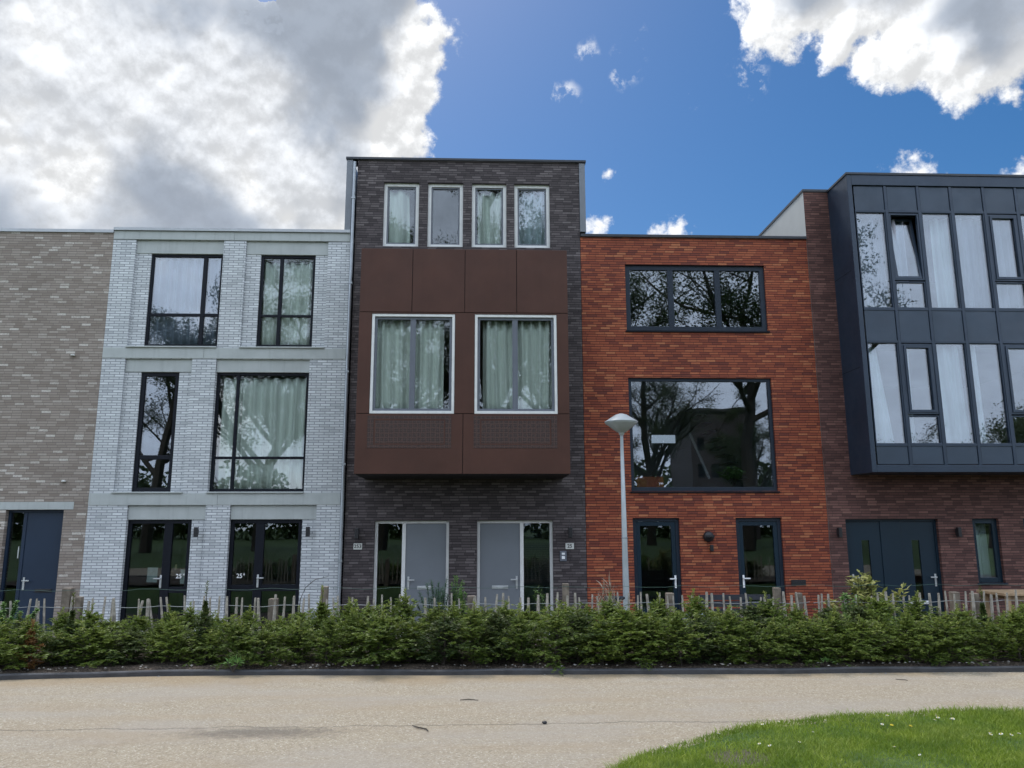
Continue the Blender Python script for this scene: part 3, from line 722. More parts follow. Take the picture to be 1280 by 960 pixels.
# inside floors of the bay
MB().box(bx0+.07, bx1-.07, B+.2, F+.3, 5.6, 5.95).build('bay_floor', 'interior', bay)
cx = [8.105, 8.845, 9.58, 10.315, 11.06, 11.80, 12.54, 13.28, 13.895]
rows = [(2.83, 3.22, 'p'), (3.25, 5.42, 'g'), (5.45, 6.13, 'p'), (6.17, 8.36, 'g'), (8.39, 8.96, 'p')]
mu = MB()
for x in cx[1:-1]: mu.box(x-.032, x+.032, B+.02, B+.1, bz0+.151, bz1-.241)
for (a, b, c), (d_, e_, f_) in zip(rows, rows[1:]):
    zc = (b+d_)/2
    for xa, xb in zip(cx, cx[1:]): mu.box(xa+.033, xb-.033, B+.022, B+.098, zc-.028, zc+.028)
mu.build('mullions', 'anthracite', bay, bevel=.004)
for za, zb, kd in rows:
    for k, (xa, xb) in enumerate(zip(cx, cx[1:])):
        a, b = xa+.036, xb-.036
        if kd == 'p':
            MB().box(a+.006, b-.006, B+.035, B+.06, za+.006, zb-.006).build('spandrel_panel', 'anthracite_panel', bay, bevel=.003); continue
        if k % 3 == 1:
            zs = za+.60
            w = window(h, a, b, zs+.03, zb-.03, B+.03, 'anthracite', .04, g='glass_bright', name='window') if not (k == 1 and za > 6) else None
            if w:
                frame_mesh(a+.041, b-.041, zs+.071, zb-.071, B+.012, B+.075, .05).build('sash', 'anthracite', w)
            else:
                w = frame_mesh(a, b, zs+.03, zb-.03, B+.03, B+.1, .04).build('window', 'anthracite', h, bevel=.004)
                # sash tilted inwards at the top, hinged at its bottom edge
                tl = R(7.5); zz0 = zs+.075; hh = zb-.075-zz0
                def tilt(mbx):
                    out = []
                    for vx, vy, vz in mbx.v:
                        dy, dz = vy-(B+.06), vz-zz0
                        out.append((vx, B+.06+dy*math.cos(tl)+dz*math.sin(tl), zz0+dz*math.cos(tl)-dy*math.sin(tl)))
                    mbx.v = out; return mbx
                tilt(frame_mesh(a+.045, b-.045, zz0, zz0+hh, B+.04, B+.09, .05)).build('sash', 'anthracite', w)
                tilt(MB().box(a+.08, b-.08, B+.055, B+.075, zz0+.03, zz0+hh-.03)).build('glass', 'glass_bright', w)
            window(h, a, b, za, zs-.0, B+.03, 'anthracite', .025, g='glass_bright')
        else:
            window(h, a, b, za, zb, B+.03, 'anthracite', .022, g='glass_bright')

# ------------------------------------------------------------------ curtains
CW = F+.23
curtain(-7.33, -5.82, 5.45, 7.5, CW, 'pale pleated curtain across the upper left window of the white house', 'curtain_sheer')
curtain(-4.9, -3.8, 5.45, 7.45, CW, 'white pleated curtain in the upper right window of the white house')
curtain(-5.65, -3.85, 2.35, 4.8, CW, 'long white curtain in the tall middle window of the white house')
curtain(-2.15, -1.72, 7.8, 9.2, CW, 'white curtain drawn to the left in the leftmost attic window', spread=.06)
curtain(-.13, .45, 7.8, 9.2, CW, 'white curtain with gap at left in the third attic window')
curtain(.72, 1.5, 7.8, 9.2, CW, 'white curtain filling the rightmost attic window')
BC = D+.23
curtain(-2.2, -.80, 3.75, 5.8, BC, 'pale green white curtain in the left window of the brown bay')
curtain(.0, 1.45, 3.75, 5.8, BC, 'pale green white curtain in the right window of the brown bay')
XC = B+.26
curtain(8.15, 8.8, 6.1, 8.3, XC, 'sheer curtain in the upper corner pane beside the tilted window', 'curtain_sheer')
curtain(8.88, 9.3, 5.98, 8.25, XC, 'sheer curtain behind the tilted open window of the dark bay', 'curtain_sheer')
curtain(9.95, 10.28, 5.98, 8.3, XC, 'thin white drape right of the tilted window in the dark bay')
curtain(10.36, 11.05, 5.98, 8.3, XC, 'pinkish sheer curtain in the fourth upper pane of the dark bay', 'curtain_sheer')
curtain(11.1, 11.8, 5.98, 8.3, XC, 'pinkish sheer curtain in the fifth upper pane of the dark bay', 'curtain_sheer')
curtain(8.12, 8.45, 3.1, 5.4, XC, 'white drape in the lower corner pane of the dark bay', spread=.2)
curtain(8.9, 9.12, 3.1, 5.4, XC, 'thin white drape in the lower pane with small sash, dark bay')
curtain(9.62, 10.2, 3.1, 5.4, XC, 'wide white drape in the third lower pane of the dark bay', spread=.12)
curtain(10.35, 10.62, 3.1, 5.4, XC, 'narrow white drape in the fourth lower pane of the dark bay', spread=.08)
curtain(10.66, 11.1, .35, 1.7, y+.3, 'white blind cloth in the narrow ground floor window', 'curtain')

# ------------------------------------------------------------------ street lamp
lx, ly = 2.375, 13.0
t = thing('street_lamp', (lx, ly, G0), 'pale grey street lamp with conical head before the red house', 'street lamp')
MB().tube([(lx, ly, G0), (lx, ly, .3), (lx, ly, 1.4), (lx, ly, 3.16)], [.062, .056, .046, .026], 16).build('pole', 'pole_paint', t, smooth=True)
MB().lathe([(.03, 3.12), (.045, 3.14), (.05, 3.17), (.09, 3.185), (.14, 3.225), (.268, 3.325), (.274, 3.335)], lx, ly, 32).build('lamp_bowl', 'lamp_white', t, smooth=True)
MB().lathe([(.272, 3.336), (.284, 3.342), (.284, 3.356), (.272, 3.364), (.10, 3.475), (.03, 3.497), (.004, 3.50)], lx, ly, 32).build('lamp_cap', 'lamp_white', t, smooth=True)
MB().box(lx-.035, lx+.035, ly-.06, ly-.04, .4, .75).build('service_hatch', 'pole_paint', t)
MB().lathe([(.05, 1.395), (.052, 1.40), (.052, 1.415), (.048, 1.42)], lx, ly, 16).build('collar', 'pipe_metal', t)

# ------------------------------------------------------------------ paling fences
FY = 10.42
pale_meshes = []
for k in range(8):
    mb = MB(); hgt = .8; w = random.uniform(.014, .023); pts = []; rad = []
    bx, by = random.uniform(-.02, .02), random.uniform(-.01, .01)
    for q in range(6):
        tq = q/5; pts.append((bx*math.sin(tq*3), by*math.sin(tq*4), hgt*tq)); rad.append(w*random.uniform(.85, 1.15)*(1 if q < 5 else .75))
    mb.tube(pts, rad, 5); me = bpy.data.meshes.new('pale'); me.from_pydata(mb.v, [], mb.f); me.materials.append(M['paling']); pale_meshes.append(me)
def fence(xa, xb, posts, label, skip=.06, lean=None, zt=.715):
    t = thing('paling_fence', ((xa+xb)/2, FY, -.03), label, 'fence'); o0 = ORG[t.name]
    x = xa
    while x < xb:
        x += random.uniform(.095, .135)
        if random.random() < skip: continue
        p = bpy.data.objects.new('pale', random.choice(pale_meshes)); col.objects.link(p); p.parent = t
        zt_ = zt+random.uniform(-.05, .03); ln = random.gauss(0, 2.2)+(lean(x) if lean else 0)
        p.location = Vector((x, FY+random.uniform(-.012, .012), zt_-.8))-o0; p.rotation_euler = (R(random.gauss(0, 1.5)), R(ln), random.uniform(0, 6))
        p.scale = (1, 1, 1)
    for px, w, zz in posts:
        mb = MB(); mb.box(px-w/2, px+w/2, FY+.03, FY+.03+w, -.4, zz); mb.build('post', 'post_wood', t, bevel=.008)
    for z, r, mt, off in ((zt-.12, .0035, 'wire', -.016), (zt-.42, .0035, 'wire', -.016), (zt+.09, .0022, 'wire_green', .02)):
        n = int((xb-xa)/.1); pts = [(xa+(xb-xa)*i/n, FY+off+.006*math.sin(i*1.7), z+.010*math.sin(i*.8+z*9)+random.uniform(-.004, .004)) for i in range(n+1)]
        MB().tube(pts, r, 4).build('wire', mt, t)
    return t
fence(-7.6, -2.0, [(-5.36, .11, .83), (-5.2, .08, .72), (-2.72, .11, .68), (-2.06, .09, .83)], 'weathered paling fence behind the hedge, along the white house', lean=lambda x: 9 if -4.9 < x < -3.9 else (4 if x < -4.9 else 2))
fence(-1.98, 1.0, [(-.14, .1, .70)], 'weathered paling fence behind the hedge, along the dark brick house', skip=.2)
fence(1.02, 4.35, [(1.11, .085, .85), (2.5, .1, .72), (3.95, .09, .78), (4.24, .08, .71)], 'weathered paling fence behind the hedge, along the red house', skip=.18)
fence(4.4, 9.4, [(6.38, .1, .71), (6.65, .09, .69), (8.6, .09, .7)], 'weathered paling fence behind the hedge, along the brown brick house', skip=.1)

# ------------------------------------------------------------------ shrubs
def yew(seed, hgt, wid, mat, name='yew_shrub', label='', group=None, dens=1.0, spire=False):
    random.seed(seed)
    t = thing(name, (0, 0, 0), label, 'shrub', group)
    mb = MB(); mb.tip = []; sm = MB()
    sm.tube([(0, 0, 0), (.01, .01, hgt*.5), (0, .0, hgt*.92)], [.012, .009, .003], 5)
    def needle(p, d, l, w, tp):
        a = d.cross(Vector((random.uniform(-1, 1), random.uniform(-1, 1), random.uniform(-1, 1)))).normalized()*w
        i = len(mb.v); mb.v += [tuple(p-a), tuple(p+a), tuple(p+d*l*.75+a*.8), tuple(p+d*l), tuple(p+d*l*.75-a*.8)]
        mb.f.append((i, i+1, i+2, i+3, i+4)); mb.tip += [tp]*5
    nb = int(66*dens)
    for b in range(nb):
        f = (b+random.random())/nb; z = hgt*(.04+.90*f)
        prof = (.70+.30*math.sin(math.pi*min(1, f*1.0+.2))) * (1 if not spire else (1.05-f)*1.15) * (1-.55*max(0, f-.6)/.4)
        L = wid*prof*random.uniform(.65, 1.15); az = random.uniform(0, 6.283); el = R(random.uniform(12, 50)+35*f)
        d0 = Vector((math.cos(az)*math.cos(el), math.sin(az)*math.cos(el), math.sin(el)))
        p0 = Vector((0, 0, z*.8)); steps = 5; pts = [p0]
        d = d0.copy()
        for s_ in range(steps):
            d = (d+Vector((random.uniform(-.18, .18), random.uniform(-.18, .18), random.uniform(-.22, .10)))).normalized()
            pts.append(pts[-1]+d*L/steps)
        sm.tube(pts, [.005-.0007*i for i in range(len(pts))], 3, cap=False)
        young = random.random()**2
        for s_ in range(1, steps+1):
            fr = s_/steps
            for q in range(2 if s_ > 1 else 1):
                # side spray lying roughly in a drooping plane
                sd = (pts[s_]-pts[s_-1]).normalized(); lat = sd.cross(Vector((0, 0, 1))).normalized()*(1 if q else -1)
                td = (sd*.75+lat*random.uniform(.4, .95)+Vector((0, 0, random.uniform(-.35, .15)))).normalized()
                tl = L*.42*(1.15-.5*fr)*random.uniform(.6, 1.2); bp = pts[s_-1].lerp(pts[s_], random.random())
                nn = max(3, int(tl/.0155))
                for k in range(nn):
                    g = k/nn; pp = bp+td*tl*g+Vector((0, 0, -.03*g*g))
                    for sd2 in (1, -1):
                        nd = (td*.65+sd2*td.cross(Vector((random.uniform(-.3, .3), random.uniform(-.3, .3), 1))).normalized()*.8+Vector((0, 0, random.uniform(-.2, .3)))).normalized()
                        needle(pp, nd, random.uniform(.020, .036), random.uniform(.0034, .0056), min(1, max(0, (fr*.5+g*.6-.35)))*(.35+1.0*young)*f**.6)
    # leader
    for k in range(30):
        a = random.uniform(0, 6.28); zz = hgt*(.82+.18*k/30)
        needle(Vector((0, 0, zz)), Vector((math.cos(a), math.sin(a), .9)).normalized(), .035, .004, .5)
    mb.build('foliage', mat, t); sm.build('stem', 'bark', t)
    return t
gF, gB = 'yew shrubs in the front row of the hedge', 'yew shrubs in the back row of the hedge'
lF, lB = 'bushy green yew in the front row of the low hedge', 'green yew in the back row of the hedge, against the fence'
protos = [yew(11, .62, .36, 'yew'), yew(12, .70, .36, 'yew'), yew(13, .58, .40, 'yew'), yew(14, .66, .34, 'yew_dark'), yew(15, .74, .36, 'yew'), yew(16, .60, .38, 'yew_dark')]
random.seed(99); used = set()
def plant(i, x, y, z, rz, s, label, group):
    o = protos[i] if i not in used else copy_tree(protos[i]); used.add(i)
    o.location = (x, y, z); o.rotation_euler = (R(random.gauss(0, 4)), R(random.gauss(0, 4)), rz); o.scale = s
    tag(o, label, None, group)
x = -7.4; k = 0
while x < 8.4:
    i = random.choice([0, 1, 2, 3, 4, 5, 0, 2])
    if x < -4.2: i = random.choice([0, 1, 2, 4, 0, 2])
    sz = random.uniform(.82, 1.12)*(.92 if x < -2 else .92 if x > 5.6 else 1.05); wd = random.uniform(.9, 1.25)
    plant(i, x, kerb_y(x)+.40+random.uniform(-.12, .12)+(.14 if x < -3.2 else 0), .03, random.uniform(0, 6), (sz*wd, sz*wd, sz*random.uniform(.78, .98)), lF, gF)
    x += random.uniform(.20, .40)
x = -7.2
while x < 8.4:
    i = random.choice([0, 1, 4, 3, 2])
    sz = random.uniform(.98, 1.16)*(.90 if x < -2 else .90 if x > 5.6 else 1.04)
    plant(i, x, kerb_y(x)+.92+random.uniform(-.08, .08), .03, random.uniform(0, 6), (sz, sz, sz*.94), lB, gB)
    x += random.uniform(.24, .40)
def special(seed, hgt, wid, mat, x, dy, label, **kw):
    o = yew(seed, hgt, wid, mat, label=label, **kw); o.location = (x, kerb_y(x)+dy, .03); return o
special(31, .93, .30, 'yew_dark', -3.28, .62, 'tall dark pointed yew rising above the hedge before the white house', spire=True)
special(32, .82, .30, 'yew_dark', -4.75, .55, 'dark upright yew beside the browned one in the hedge', spire=True)
special(33, .55, .14, 'yew_brown', -5.05, .33, 'browned dying yew with rusty needles in the hedge', dens=.6)
special(34, .86, .26, 'yew', -1.95, .85, 'slender yew tip standing above the hedge by the tall post', spire=True)
special(35, .82, .26, 'yew_dark', 6.12, .8, 'small pointed yew tip above the hedge before the brown house', spire=True)

def leafy(name, x, y, z, hgt, wid, n, mat, ll, lw, label, cat='shrub', up=.5, stems=9, seed=1):
    random.seed(seed)
    t = thing(name, (x, y, z), label, cat); o0 = Vector((x, y, z))
    mb = MB(); mb.tip = []; sm = MB()
    for s in range(stems):
        a = random.uniform(0, 6.28); r = wid*random.uniform(.2, 1)
        top = Vector((math.cos(a)*r, math.sin(a)*r*.7, hgt*random.uniform(.75, 1.0)*(1-.25*(r/wid)**2)))
        mid = top*.5+Vector((random.uniform(-.04, .04), 0, .05))
        sm.tube([o0, o0+mid, o0+top], [.008, .006, .002], 4)
        for k in range(n//stems):
            f = random.uniform(.25, 1.0)**.7; p = (mid*(f*2) if f < .5 else mid.lerp(top, f*2-1))
            az = random.uniform(0, 6.28); el = R(random.uniform(-10, 70)*up*1.3)
            d = Vector((math.cos(az)*math.cos(el), math.sin(az)*math.cos(el), math.sin(el))); L = ll*random.uniform(.6, 1.2)
            side = d.cross(Vector((random.uniform(-.4, .4), random.uniform(-.4, .4), 1))).normalized()*lw*random.uniform(.7, 1.2)
            p = o0+p; i = len(mb.v); dr = Vector((0, 0, -.15*L))
            mb.v += [tuple(p), tuple(p+d*L*.45+side), tuple(p+d*L+dr), tuple(p+d*L*.45-side)]; mb.f.append((i, i+1, i+2, i+3)); mb.tip += [f**3*random.random()]*4
    mb.build('foliage', mat, t); sm.build('stems', 'bark', t); return t
leafy('leafy_shrub', -5.75, 9.95, .0, .76, .42, 2600, 'leaf_bright', .045, .011, 'bright green leafy shrub behind the hedge left of the thick post', seed=3)
leafy('leafy_shrub', -6.6, 9.9, .0, .52, .40, 2000, 'leaf_bright', .045, .011, 'low bright green shrub in the hedge before the navy door', seed=4)
leafy('rosemary_bush', -.60, 10.85, -.25, 1.22, .42, 5200, 'leaf_blue', .05, .004, 'blue green rosemary bush before the gap between the grey doors', 'bush', up=.9, stems=24, seed=5)
leafy('rosemary_bush', -.30, 10.75, -.2, 1.28, .14, 1700, 'leaf_bright', .05, .005, 'upright narrow green shrub right of the rosemary', 'bush', up=.9, stems=10, seed=6)
leafy('rhododendron', 5.3, 10.75, -.22, 1.22, .62, 950, 'leaf_rhodo', .14, .022, 'yellow green rhododendron with long leaves in front of the double door', 'shrub', up=.6, stems=20, seed=7)
leafy('leafy_shrub', 4.72, 10.1, .0, .80, .16, 700, 'leaf_bright', .06, .014, 'fresh light green shrub poking above the hedge right of red house', seed=8)
leafy('leafy_shrub', 5.1, 9.9, .0, .62, .18, 700, 'leaf_bright', .05, .012, 'small fresh green shrub beside the rhododendron in the hedge', seed=9)
leafy('ornamental_grass', 1.78, 11.0, -.3, 1.12, .24, 700, 'leaf_pale', .22, .004, 'pale feathery ornamental grass left of the street lamp', 'plant', up=1.0, stems=20, seed=10)
leafy('weed', -2.72, 8.96, .04, .13, .10, 70, 'leaf_bright', .09, .009, 'small green weed growing over the kerb edge', 'weed', up=.9, stems=7, seed=12)
leafy('weed', 3.85, 8.86, .05, .06, .08, 60, 'leaf_bright', .05, .008, 'tiny weed tuft on the kerb below the hedge at right', 'weed', up=.8, stems=6, seed=13)
leafy('leafy_shrub', .78, 10.7, -.15, 1.08, .10, 320, 'leaf_bright', .045, .009, 'thin leafy shrub before the sidelight of the right grey door', seed=14)
leafy('houseplant', 5.55, 16.98, 2.42, .48, .26, 200, 'leaf_bright', .15, .045, 'leafy houseplant on the sill inside the big red house window', 'plant', up=.7, stems=9, seed=23)
mb = MB(); mb.tube([(-2.35, 10.3, .05), (-2.33, 10.3, .68), (-2.27, 10.3, .83), (-2.15, 10.3, .93), (-1.98, 10.3, .97)], [.006, .006, .005, .004, .002], 5)
tag(mb.build('bent_cane', 'bark'), 'thin bent cane arching beside the tall fence post', 'cane')

# ------------------------------------------------------------------ things between fence and houses
t = thing('garden_bollard', (1.98, 11.8, G0), 'dark flat capped post half hidden behind the street lamp', 'post')
MB().tube([(1.98, 11.8, G0+.0), (1.98, 11.8, .50)], .035, 10).build('post', 'sash_grey', t)
MB().lathe([(.05, .48), (.10, .50), (.155, .535), (.155, .555), (.13, .565), (.02, .575)], 1.98, 11.8, 20).build('cap', 'frame_blue', t, smooth=False)
t = thing('slatted_bench', (4.15, 13.2, G0), 'dark slatted garden bench in front of the red house', 'bench')
bk = MB()
for q in range(5): bk.box(3.58, 4.78, 13.0, 13.03, -.05+q*.11, -.05+q*.11+.085)
bk.build('backrest', 'dark_wood', t)
se = MB()
for q in range(4): se.box(3.58, 4.78, 13.06+q*.11, 13.06+q*.11+.09, -.20, -.17)
se.build('seat', 'dark_wood', t)
for lx_ in (3.62, 4.70):
    for ly_ in (13.035, 13.44): MB().box(lx_, lx_+.05, ly_, ly_+.05, G0, .42 if ly_ < 13.1 else -.205).build('leg', 'dark_wood', t)
t = thing('plant_pot', (3.12, 11.55, -.5), 'pale blue plant pot behind the fence by the slatted bench', 'pot')
MB().lathe([(.10, -.55), (.15, .26), (.165, .27), (.165, .33), (.14, .33), (.13, .28)], 3.12, 11.55, 18).build('pot', 'pale_blue', t, smooth=False)
MB().lathe([(.128, .281), (.06, .30), (.01, .305)], 3.12, 11.55, 14).build('soil', 'soil', t)
t = thing('garden_table', (10.1, 14.2, G0), 'light wooden garden table behind the fence at the right edge', 'table')
MB().box(9.3, 11.1, 13.8, 14.6, .35, .40).build('tabletop', 'table_wood', t, bevel=.006)
for a in (9.38, 10.95):
    for b in (13.86, 14.48): MB().box(a, a+.07, b, b+.07, G0, .348).build('leg', 'table_wood', t)
MB().box(9.46, 10.94, 13.9, 13.93, .25, .345).box(9.46, 10.94, 14.47, 14.5, .25, .345).build('apron', 'table_wood', t)
for bx in (9.5, 10.2):
    c = thing('garden_chair', (bx+.25, 13.65, G0), 'dark garden chair tucked under the wooden table, %s one' % ('left' if bx < 9.9 else 'right'), 'chair', 'garden chairs at the wooden table')
    MB().box(bx, bx+.48, 13.45, 13.9, -.1, -.06).build('seat', 'dark_wood', c)
    MB().box(bx, bx+.48, 13.41, 13.445, .0, .25).build('backrest', 'dark_wood', c)
    for a in (bx, bx+.44):
        for b in (13.41, 13.85): MB().box(a, a+.04, b, b+.04, G0, -.105 if b > 13.6 else -.005).build('leg', 'dark_wood', c)

# ------------------------------------------------------------------ daisies, twigs, pebbles
random.seed(5)
def daisy_proto(mat, nm):
    t = thing(nm, (0, 0, 0), None, 'flower'); mb = MB()
    MB().tube([(0, 0, 0), (.004, 0, .05)], .0015, 4).build('stem', 'stem_green', t)
    for k in range(11):
        a = 2*math.pi*k/11; c, s = math.cos(a), math.sin(a); i = len(mb.v)
        for z in (.052, .050): mb.v += [(.004*c, .004*s, z), (.012*c-.004*s, .012*s+.004*c, z+.003), (.017*c, .017*s, z+.002), (.012*c+.004*s, .012*s-.004*c, z+.003)]
        mb.f += [(i, i+3, i+2, i+1), (i+4, i+5, i+6, i+7)]
        mb.f += [(i+p, i+(p+1) % 4, i+4+(p+1) % 4, i+4+p) for p in range(4)]
    mb.build('petals', mat, t); MB().lathe([(.006, .05), (.0065, .056), (.003, .059)], 0, 0, 8).build('flower_centre', 'petal_yellow', t); return t
dp = daisy_proto('petal', 'daisy')
spots = [(3.66, 6.42, 1.3), (3.74, 6.36, 1.5), (3.71, 6.31, 1.5), (3.60, 6.38, 1.1), (3.28, 6.50, 1.3), (3.12, 6.27, 1.2), (3.76, 5.94, 1.2), (3.80, 5.97, 1.1), (3.84, 5.9, 1.4), (3.90, 5.92, 1.2), (3.98, 5.93, 1.2), (5.0, 6.62, 1.2), (5.2, 6.5, 1.2), (1.75, 6.02, 1.3), (2.2, 6.3, 1.2), (2.35, 6.42, 1.0), (2.05, 5.72, 1.2), (1.99, 5.78, 1.1), (2.28, 5.82, 1.0), (2.5, 6.1, .9), (1.28, 5.75, 1.1), (2.9, 5.66, 1.0), (3.0, 5.5, .9), (4.4, 6.2, 1.0), (4.6, 5.8, 1.0), (2.75, 6.45, .9)]
for i, (x, y_, s) in enumerate(spots):
    o = dp if i == 0 else copy_tree(dp); o.location = (x, y_, .025); o.scale = (s*.62, s*.62, s*.85); o.rotation_euler = (R(random.uniform(-20, 20)), R(random.uniform(-20, 20)), random.uniform(0, 6))
    tag(o, 'small white daisy in the lawn grass beside the path', 'flower', 'daisies in the lawn')
dy = daisy_proto('petal_yellow', 'dandelion')
for i, (x, y_) in enumerate(((3.18, 6.24), (3.30, 6.20))):
    o = dy if i == 0 else copy_tree(dy); o.location = (x, y_, .025); o.scale = (.8, .8, 1); o.rotation_euler = (R(15), 0, i)
    tag(o, 'yellow dandelion in the lawn near the daisies', 'flower', 'dandelions in the lawn')
def twig(pts, r, label):
    tag(MB().tube(pts, r, 5).build('twig', 'bark'), label, 'twig')
twig([(-.56, 6.68, .008), (-.50, 6.60, .012), (-.44, 6.56, .01), (-.42, 6.50, .01)], [.004, .006, .006, .003], 'short crooked dark twig on the path, lower middle')
twig([(-.20, 7.60, .008), (-.12, 7.61, .012), (-.03, 7.585, .008)], [.003, .005, .003], 'thin straight twig on the path below the dark house')
0 and twig([(.32, 8.52, .008), (.46, 8.50, .01)], [.003, .004], 'small twig near the kerb below the right grey door')
twig([(4.35, 8.35, .008), (4.42, 8.29, .012), (4.44, 8.28, .008)], [.003, .004, .003], 'small twig on the path near the right end of the kerb')
0 and twig([(2.95, 7.55, .008), (3.06, 7.57, .012), (3.12, 7.56, .008)], [.003, .004, .003], 'small twig on the path above the lawn corner')
mb = MB(); mb.lathe([(.012, .0), (.022, .008), (.018, .018), (.006, .022)], .52, 6.72, 8)
tag(mb.build('pebble', 'black_plastic'), 'small black stone on the middle of the path', 'stone')
random.seed(21); mb = MB()
for k in range(260):
    x = random.uniform(-7, 8); y_ = kerb_y(x)+random.choice((-.03, .12, .2, .16))+random.uniform(-.05, .05); s = random.uniform(.004, .013); z = 0 if y_ < kerb_y(x) else .075
    i = len(mb.v); a = random.uniform(0, 3)
    mb.v += [(x+s*1.6*math.cos(a+j*1.571), y_+s*math.sin(a+j*1.571), z+.004) for j in range(4)]+[(x, y_, z+s)]
    mb.f += [(i, i+1, i+4), (i+1, i+2, i+4), (i+2, i+3, i+4), (i+3, i, i+4)]
tag(mb.build('leaf_litter', 'stone'), 'bits of litter and small stones along the kerb', 'litter', kind='stuff')

# ------------------------------------------------------------------ park behind the camera (seen mirrored in the windows)
def tree(seed, H, spread, nleaf, label, leafsize=.2):
    random.seed(seed)
    t = thing('park_tree', (0, 0, 0), label, 'tree', 'park trees mirrored in the windows'); tk = MB(); lf = MB(); tips = []
    def grow(p, d, L, r, lev):
        n = 5; pts = [p]; rr = [r]
        for k in range(n):
            d = (d+Vector((random.uniform(-.2, .2), random.uniform(-.2, .2), random.uniform(-.06, .16)))).normalized()
            pts.append(pts[-1]+d*L/n); rr.append(r*(1-.6*(k+1)/n))
        tk.tube(pts, rr, 7 if lev < 2 else 4, cap=False)
        if lev >= 3: tips.extend(pts[1:]); return
        for k in range((9, 6, 5)[lev]):
            f = random.uniform(.3 if lev == 0 else .15, 1.0); i = min(n-1, int(f*n)); q = pts[i].lerp(pts[i+1], f*n-i)
            az = random.uniform(0, 6.28); out = Vector((math.cos(az), math.sin(az), random.uniform(.0, .8))).normalized()
            nd = (d*.35+out).normalized(); grow(q, nd, L*(.62, .55, .5)[lev]*random.uniform(.6, 1.1)*(spread if lev == 0 else 1), rr[i]*.55, lev+1)
    grow(Vector((0, 0, 0)), Vector((0, 0, 1)), H*.8, H*.022, 0)
    for k in range(nleaf):
        p = random.choice(tips)+Vector((random.gauss(0, .35), random.gauss(0, .35), random.gauss(0, .3)))
        a = Vector((random.gauss(0, 1), random.gauss(0, 1), random.gauss(0, 1))).normalized(); b = a.orthogonal().normalized(); s = leafsize*random.uniform(.5, 1.1)
        i = len(lf.v); lf.v += [tuple(p-a*s), tuple(p+b*s*.5), tuple(p+a*s), tuple(p-b*s*.5)]; lf.f.append((i, i+1, i+2, i+3))
    tk.build('trunk', 'bark', t); lf.build('crown', 'tree_leaf', t); return t
ta = tree(41, 22, .95, 34000, '', .11); tb = tree(42, 20, 1.1, 27000, '', .11); td = tree(44, 22, .95, 40000, '', .11); tc_ = tree(43, 11, 1.0, 12000, '', .12)
places = [(ta, -22, -19, .82, 'left of the white house'), (td, -15, -20, .9, 'opposite the white house'), (td, -7.0, -21, 1.05, 'opposite the drainpipe'), (td, .5, -20, 1.36, 'opposite the dark brick house'),
          (ta, 7, -24, 1.15, 'opposite the street lamp'), (tb, 17.5, -18, 1.12, 'opposite the red house'), (tc_, 27, -22, .8, 'opposite the glazed bay'), (tc_, 36, -21, .85, 'far right of the park'), (td, 14, -31, .85, 'standing further back in the park'), (td, 24, -36, .62, 'half in front of the apartment block')]
seen = set()
for i, (p, x, y_, s, w) in enumerate(places):
    o = p if p.name not in seen else copy_tree(p); seen.add(p.name)
    o.location = (x, y_, -.03); o.scale = (s, s, s); o.rotation_euler = (0, 0, i*1.3+.4); tag(o, 'tall park tree behind the viewer, %s' % w, 'tree')
ap = thing('apartment_block', (27.7, -54, 0), 'dark brick apartment block across the park, mirrored in red house window', 'building')
AH = [(24.6+1.6*i, 25.5+1.6*i, 1+3*k, 2.6+3*k) for i in range(4) for k in range(4)]
mbw = MB(); wall_mesh(mbw, 24, 31.4, 0, 14.6, 54, AH, .2); mbw.v = [(x, -y_, z) for x, y_, z in mbw.v]
mbw.box(24, 31.4, -64, -54.25, 0, 14.6); mbw.build('wall', 'dark_brick', ap)
for a, b, c, d_ in AH: MB().box(a, b, -54.24, -54.2, c, d_).build('window', 'frame_dark', ap)
MB().box(23.8, 31.6, -64.2, -53.8, 14.602, 14.9).build('roof', 'roof', ap)


mb = MB(); random.seed(77)
for k in range(26000):
    x = random.uniform(-90, 95); y_ = -62-random.random()*14+.004*x*x*-1; z = 9.5*random.random()**.8*(.75+.25*math.sin(x*.35)+.12*math.sin(x*1.3))
    a = Vector((random.gauss(0, 1), random.gauss(0, 1), random.gauss(0, 1))).normalized(); b = a.orthogonal().normalized(); s_ = random.uniform(.25, .6)
    i = len(mb.v); p = Vector((x, y_, z)); mb.v += [tuple(p-a*s_), tuple(p+b*s_*.7), tuple(p+a*s_), tuple(p-b*s_*.7)]; mb.f.append((i, i+1, i+2, i+3))
tag(mb.build('woodland', 'tree_leaf'), 'far belt of park shrubs and trees mirrored in the glass', 'trees', kind='stuff')

# ------------------------------------------------------------------ camera
p_, yw, rl = R(10.4814), R(2.2171), R(-.1698)
fwv = Vector((math.sin(yw)*math.cos(p_), math.cos(yw)*math.cos(p_), math.sin(p_))); rt0 = Vector((math.cos(yw), -math.sin(yw), 0)); up0 = rt0.cross(fwv)
rt = rt0*math.cos(rl)+up0*math.sin(rl); up = -rt0*math.sin(rl)+up0*math.cos(rl)
cam = bpy.data.cameras.new('camera'); co = bpy.data.objects.new('camera', cam); col.objects.link(co)
co.matrix_world = Matrix(((rt.x, up.x, -fwv.x, 0), (rt.y, up.y, -fwv.y, 0), (rt.z, up.z, -fwv.z, 1.6), (0, 0, 0, 1)))
cam.sensor_width = 36; cam.lens = 36*961/1280; cam.clip_start = .1; cam.clip_end = 3000
sc.camera = co

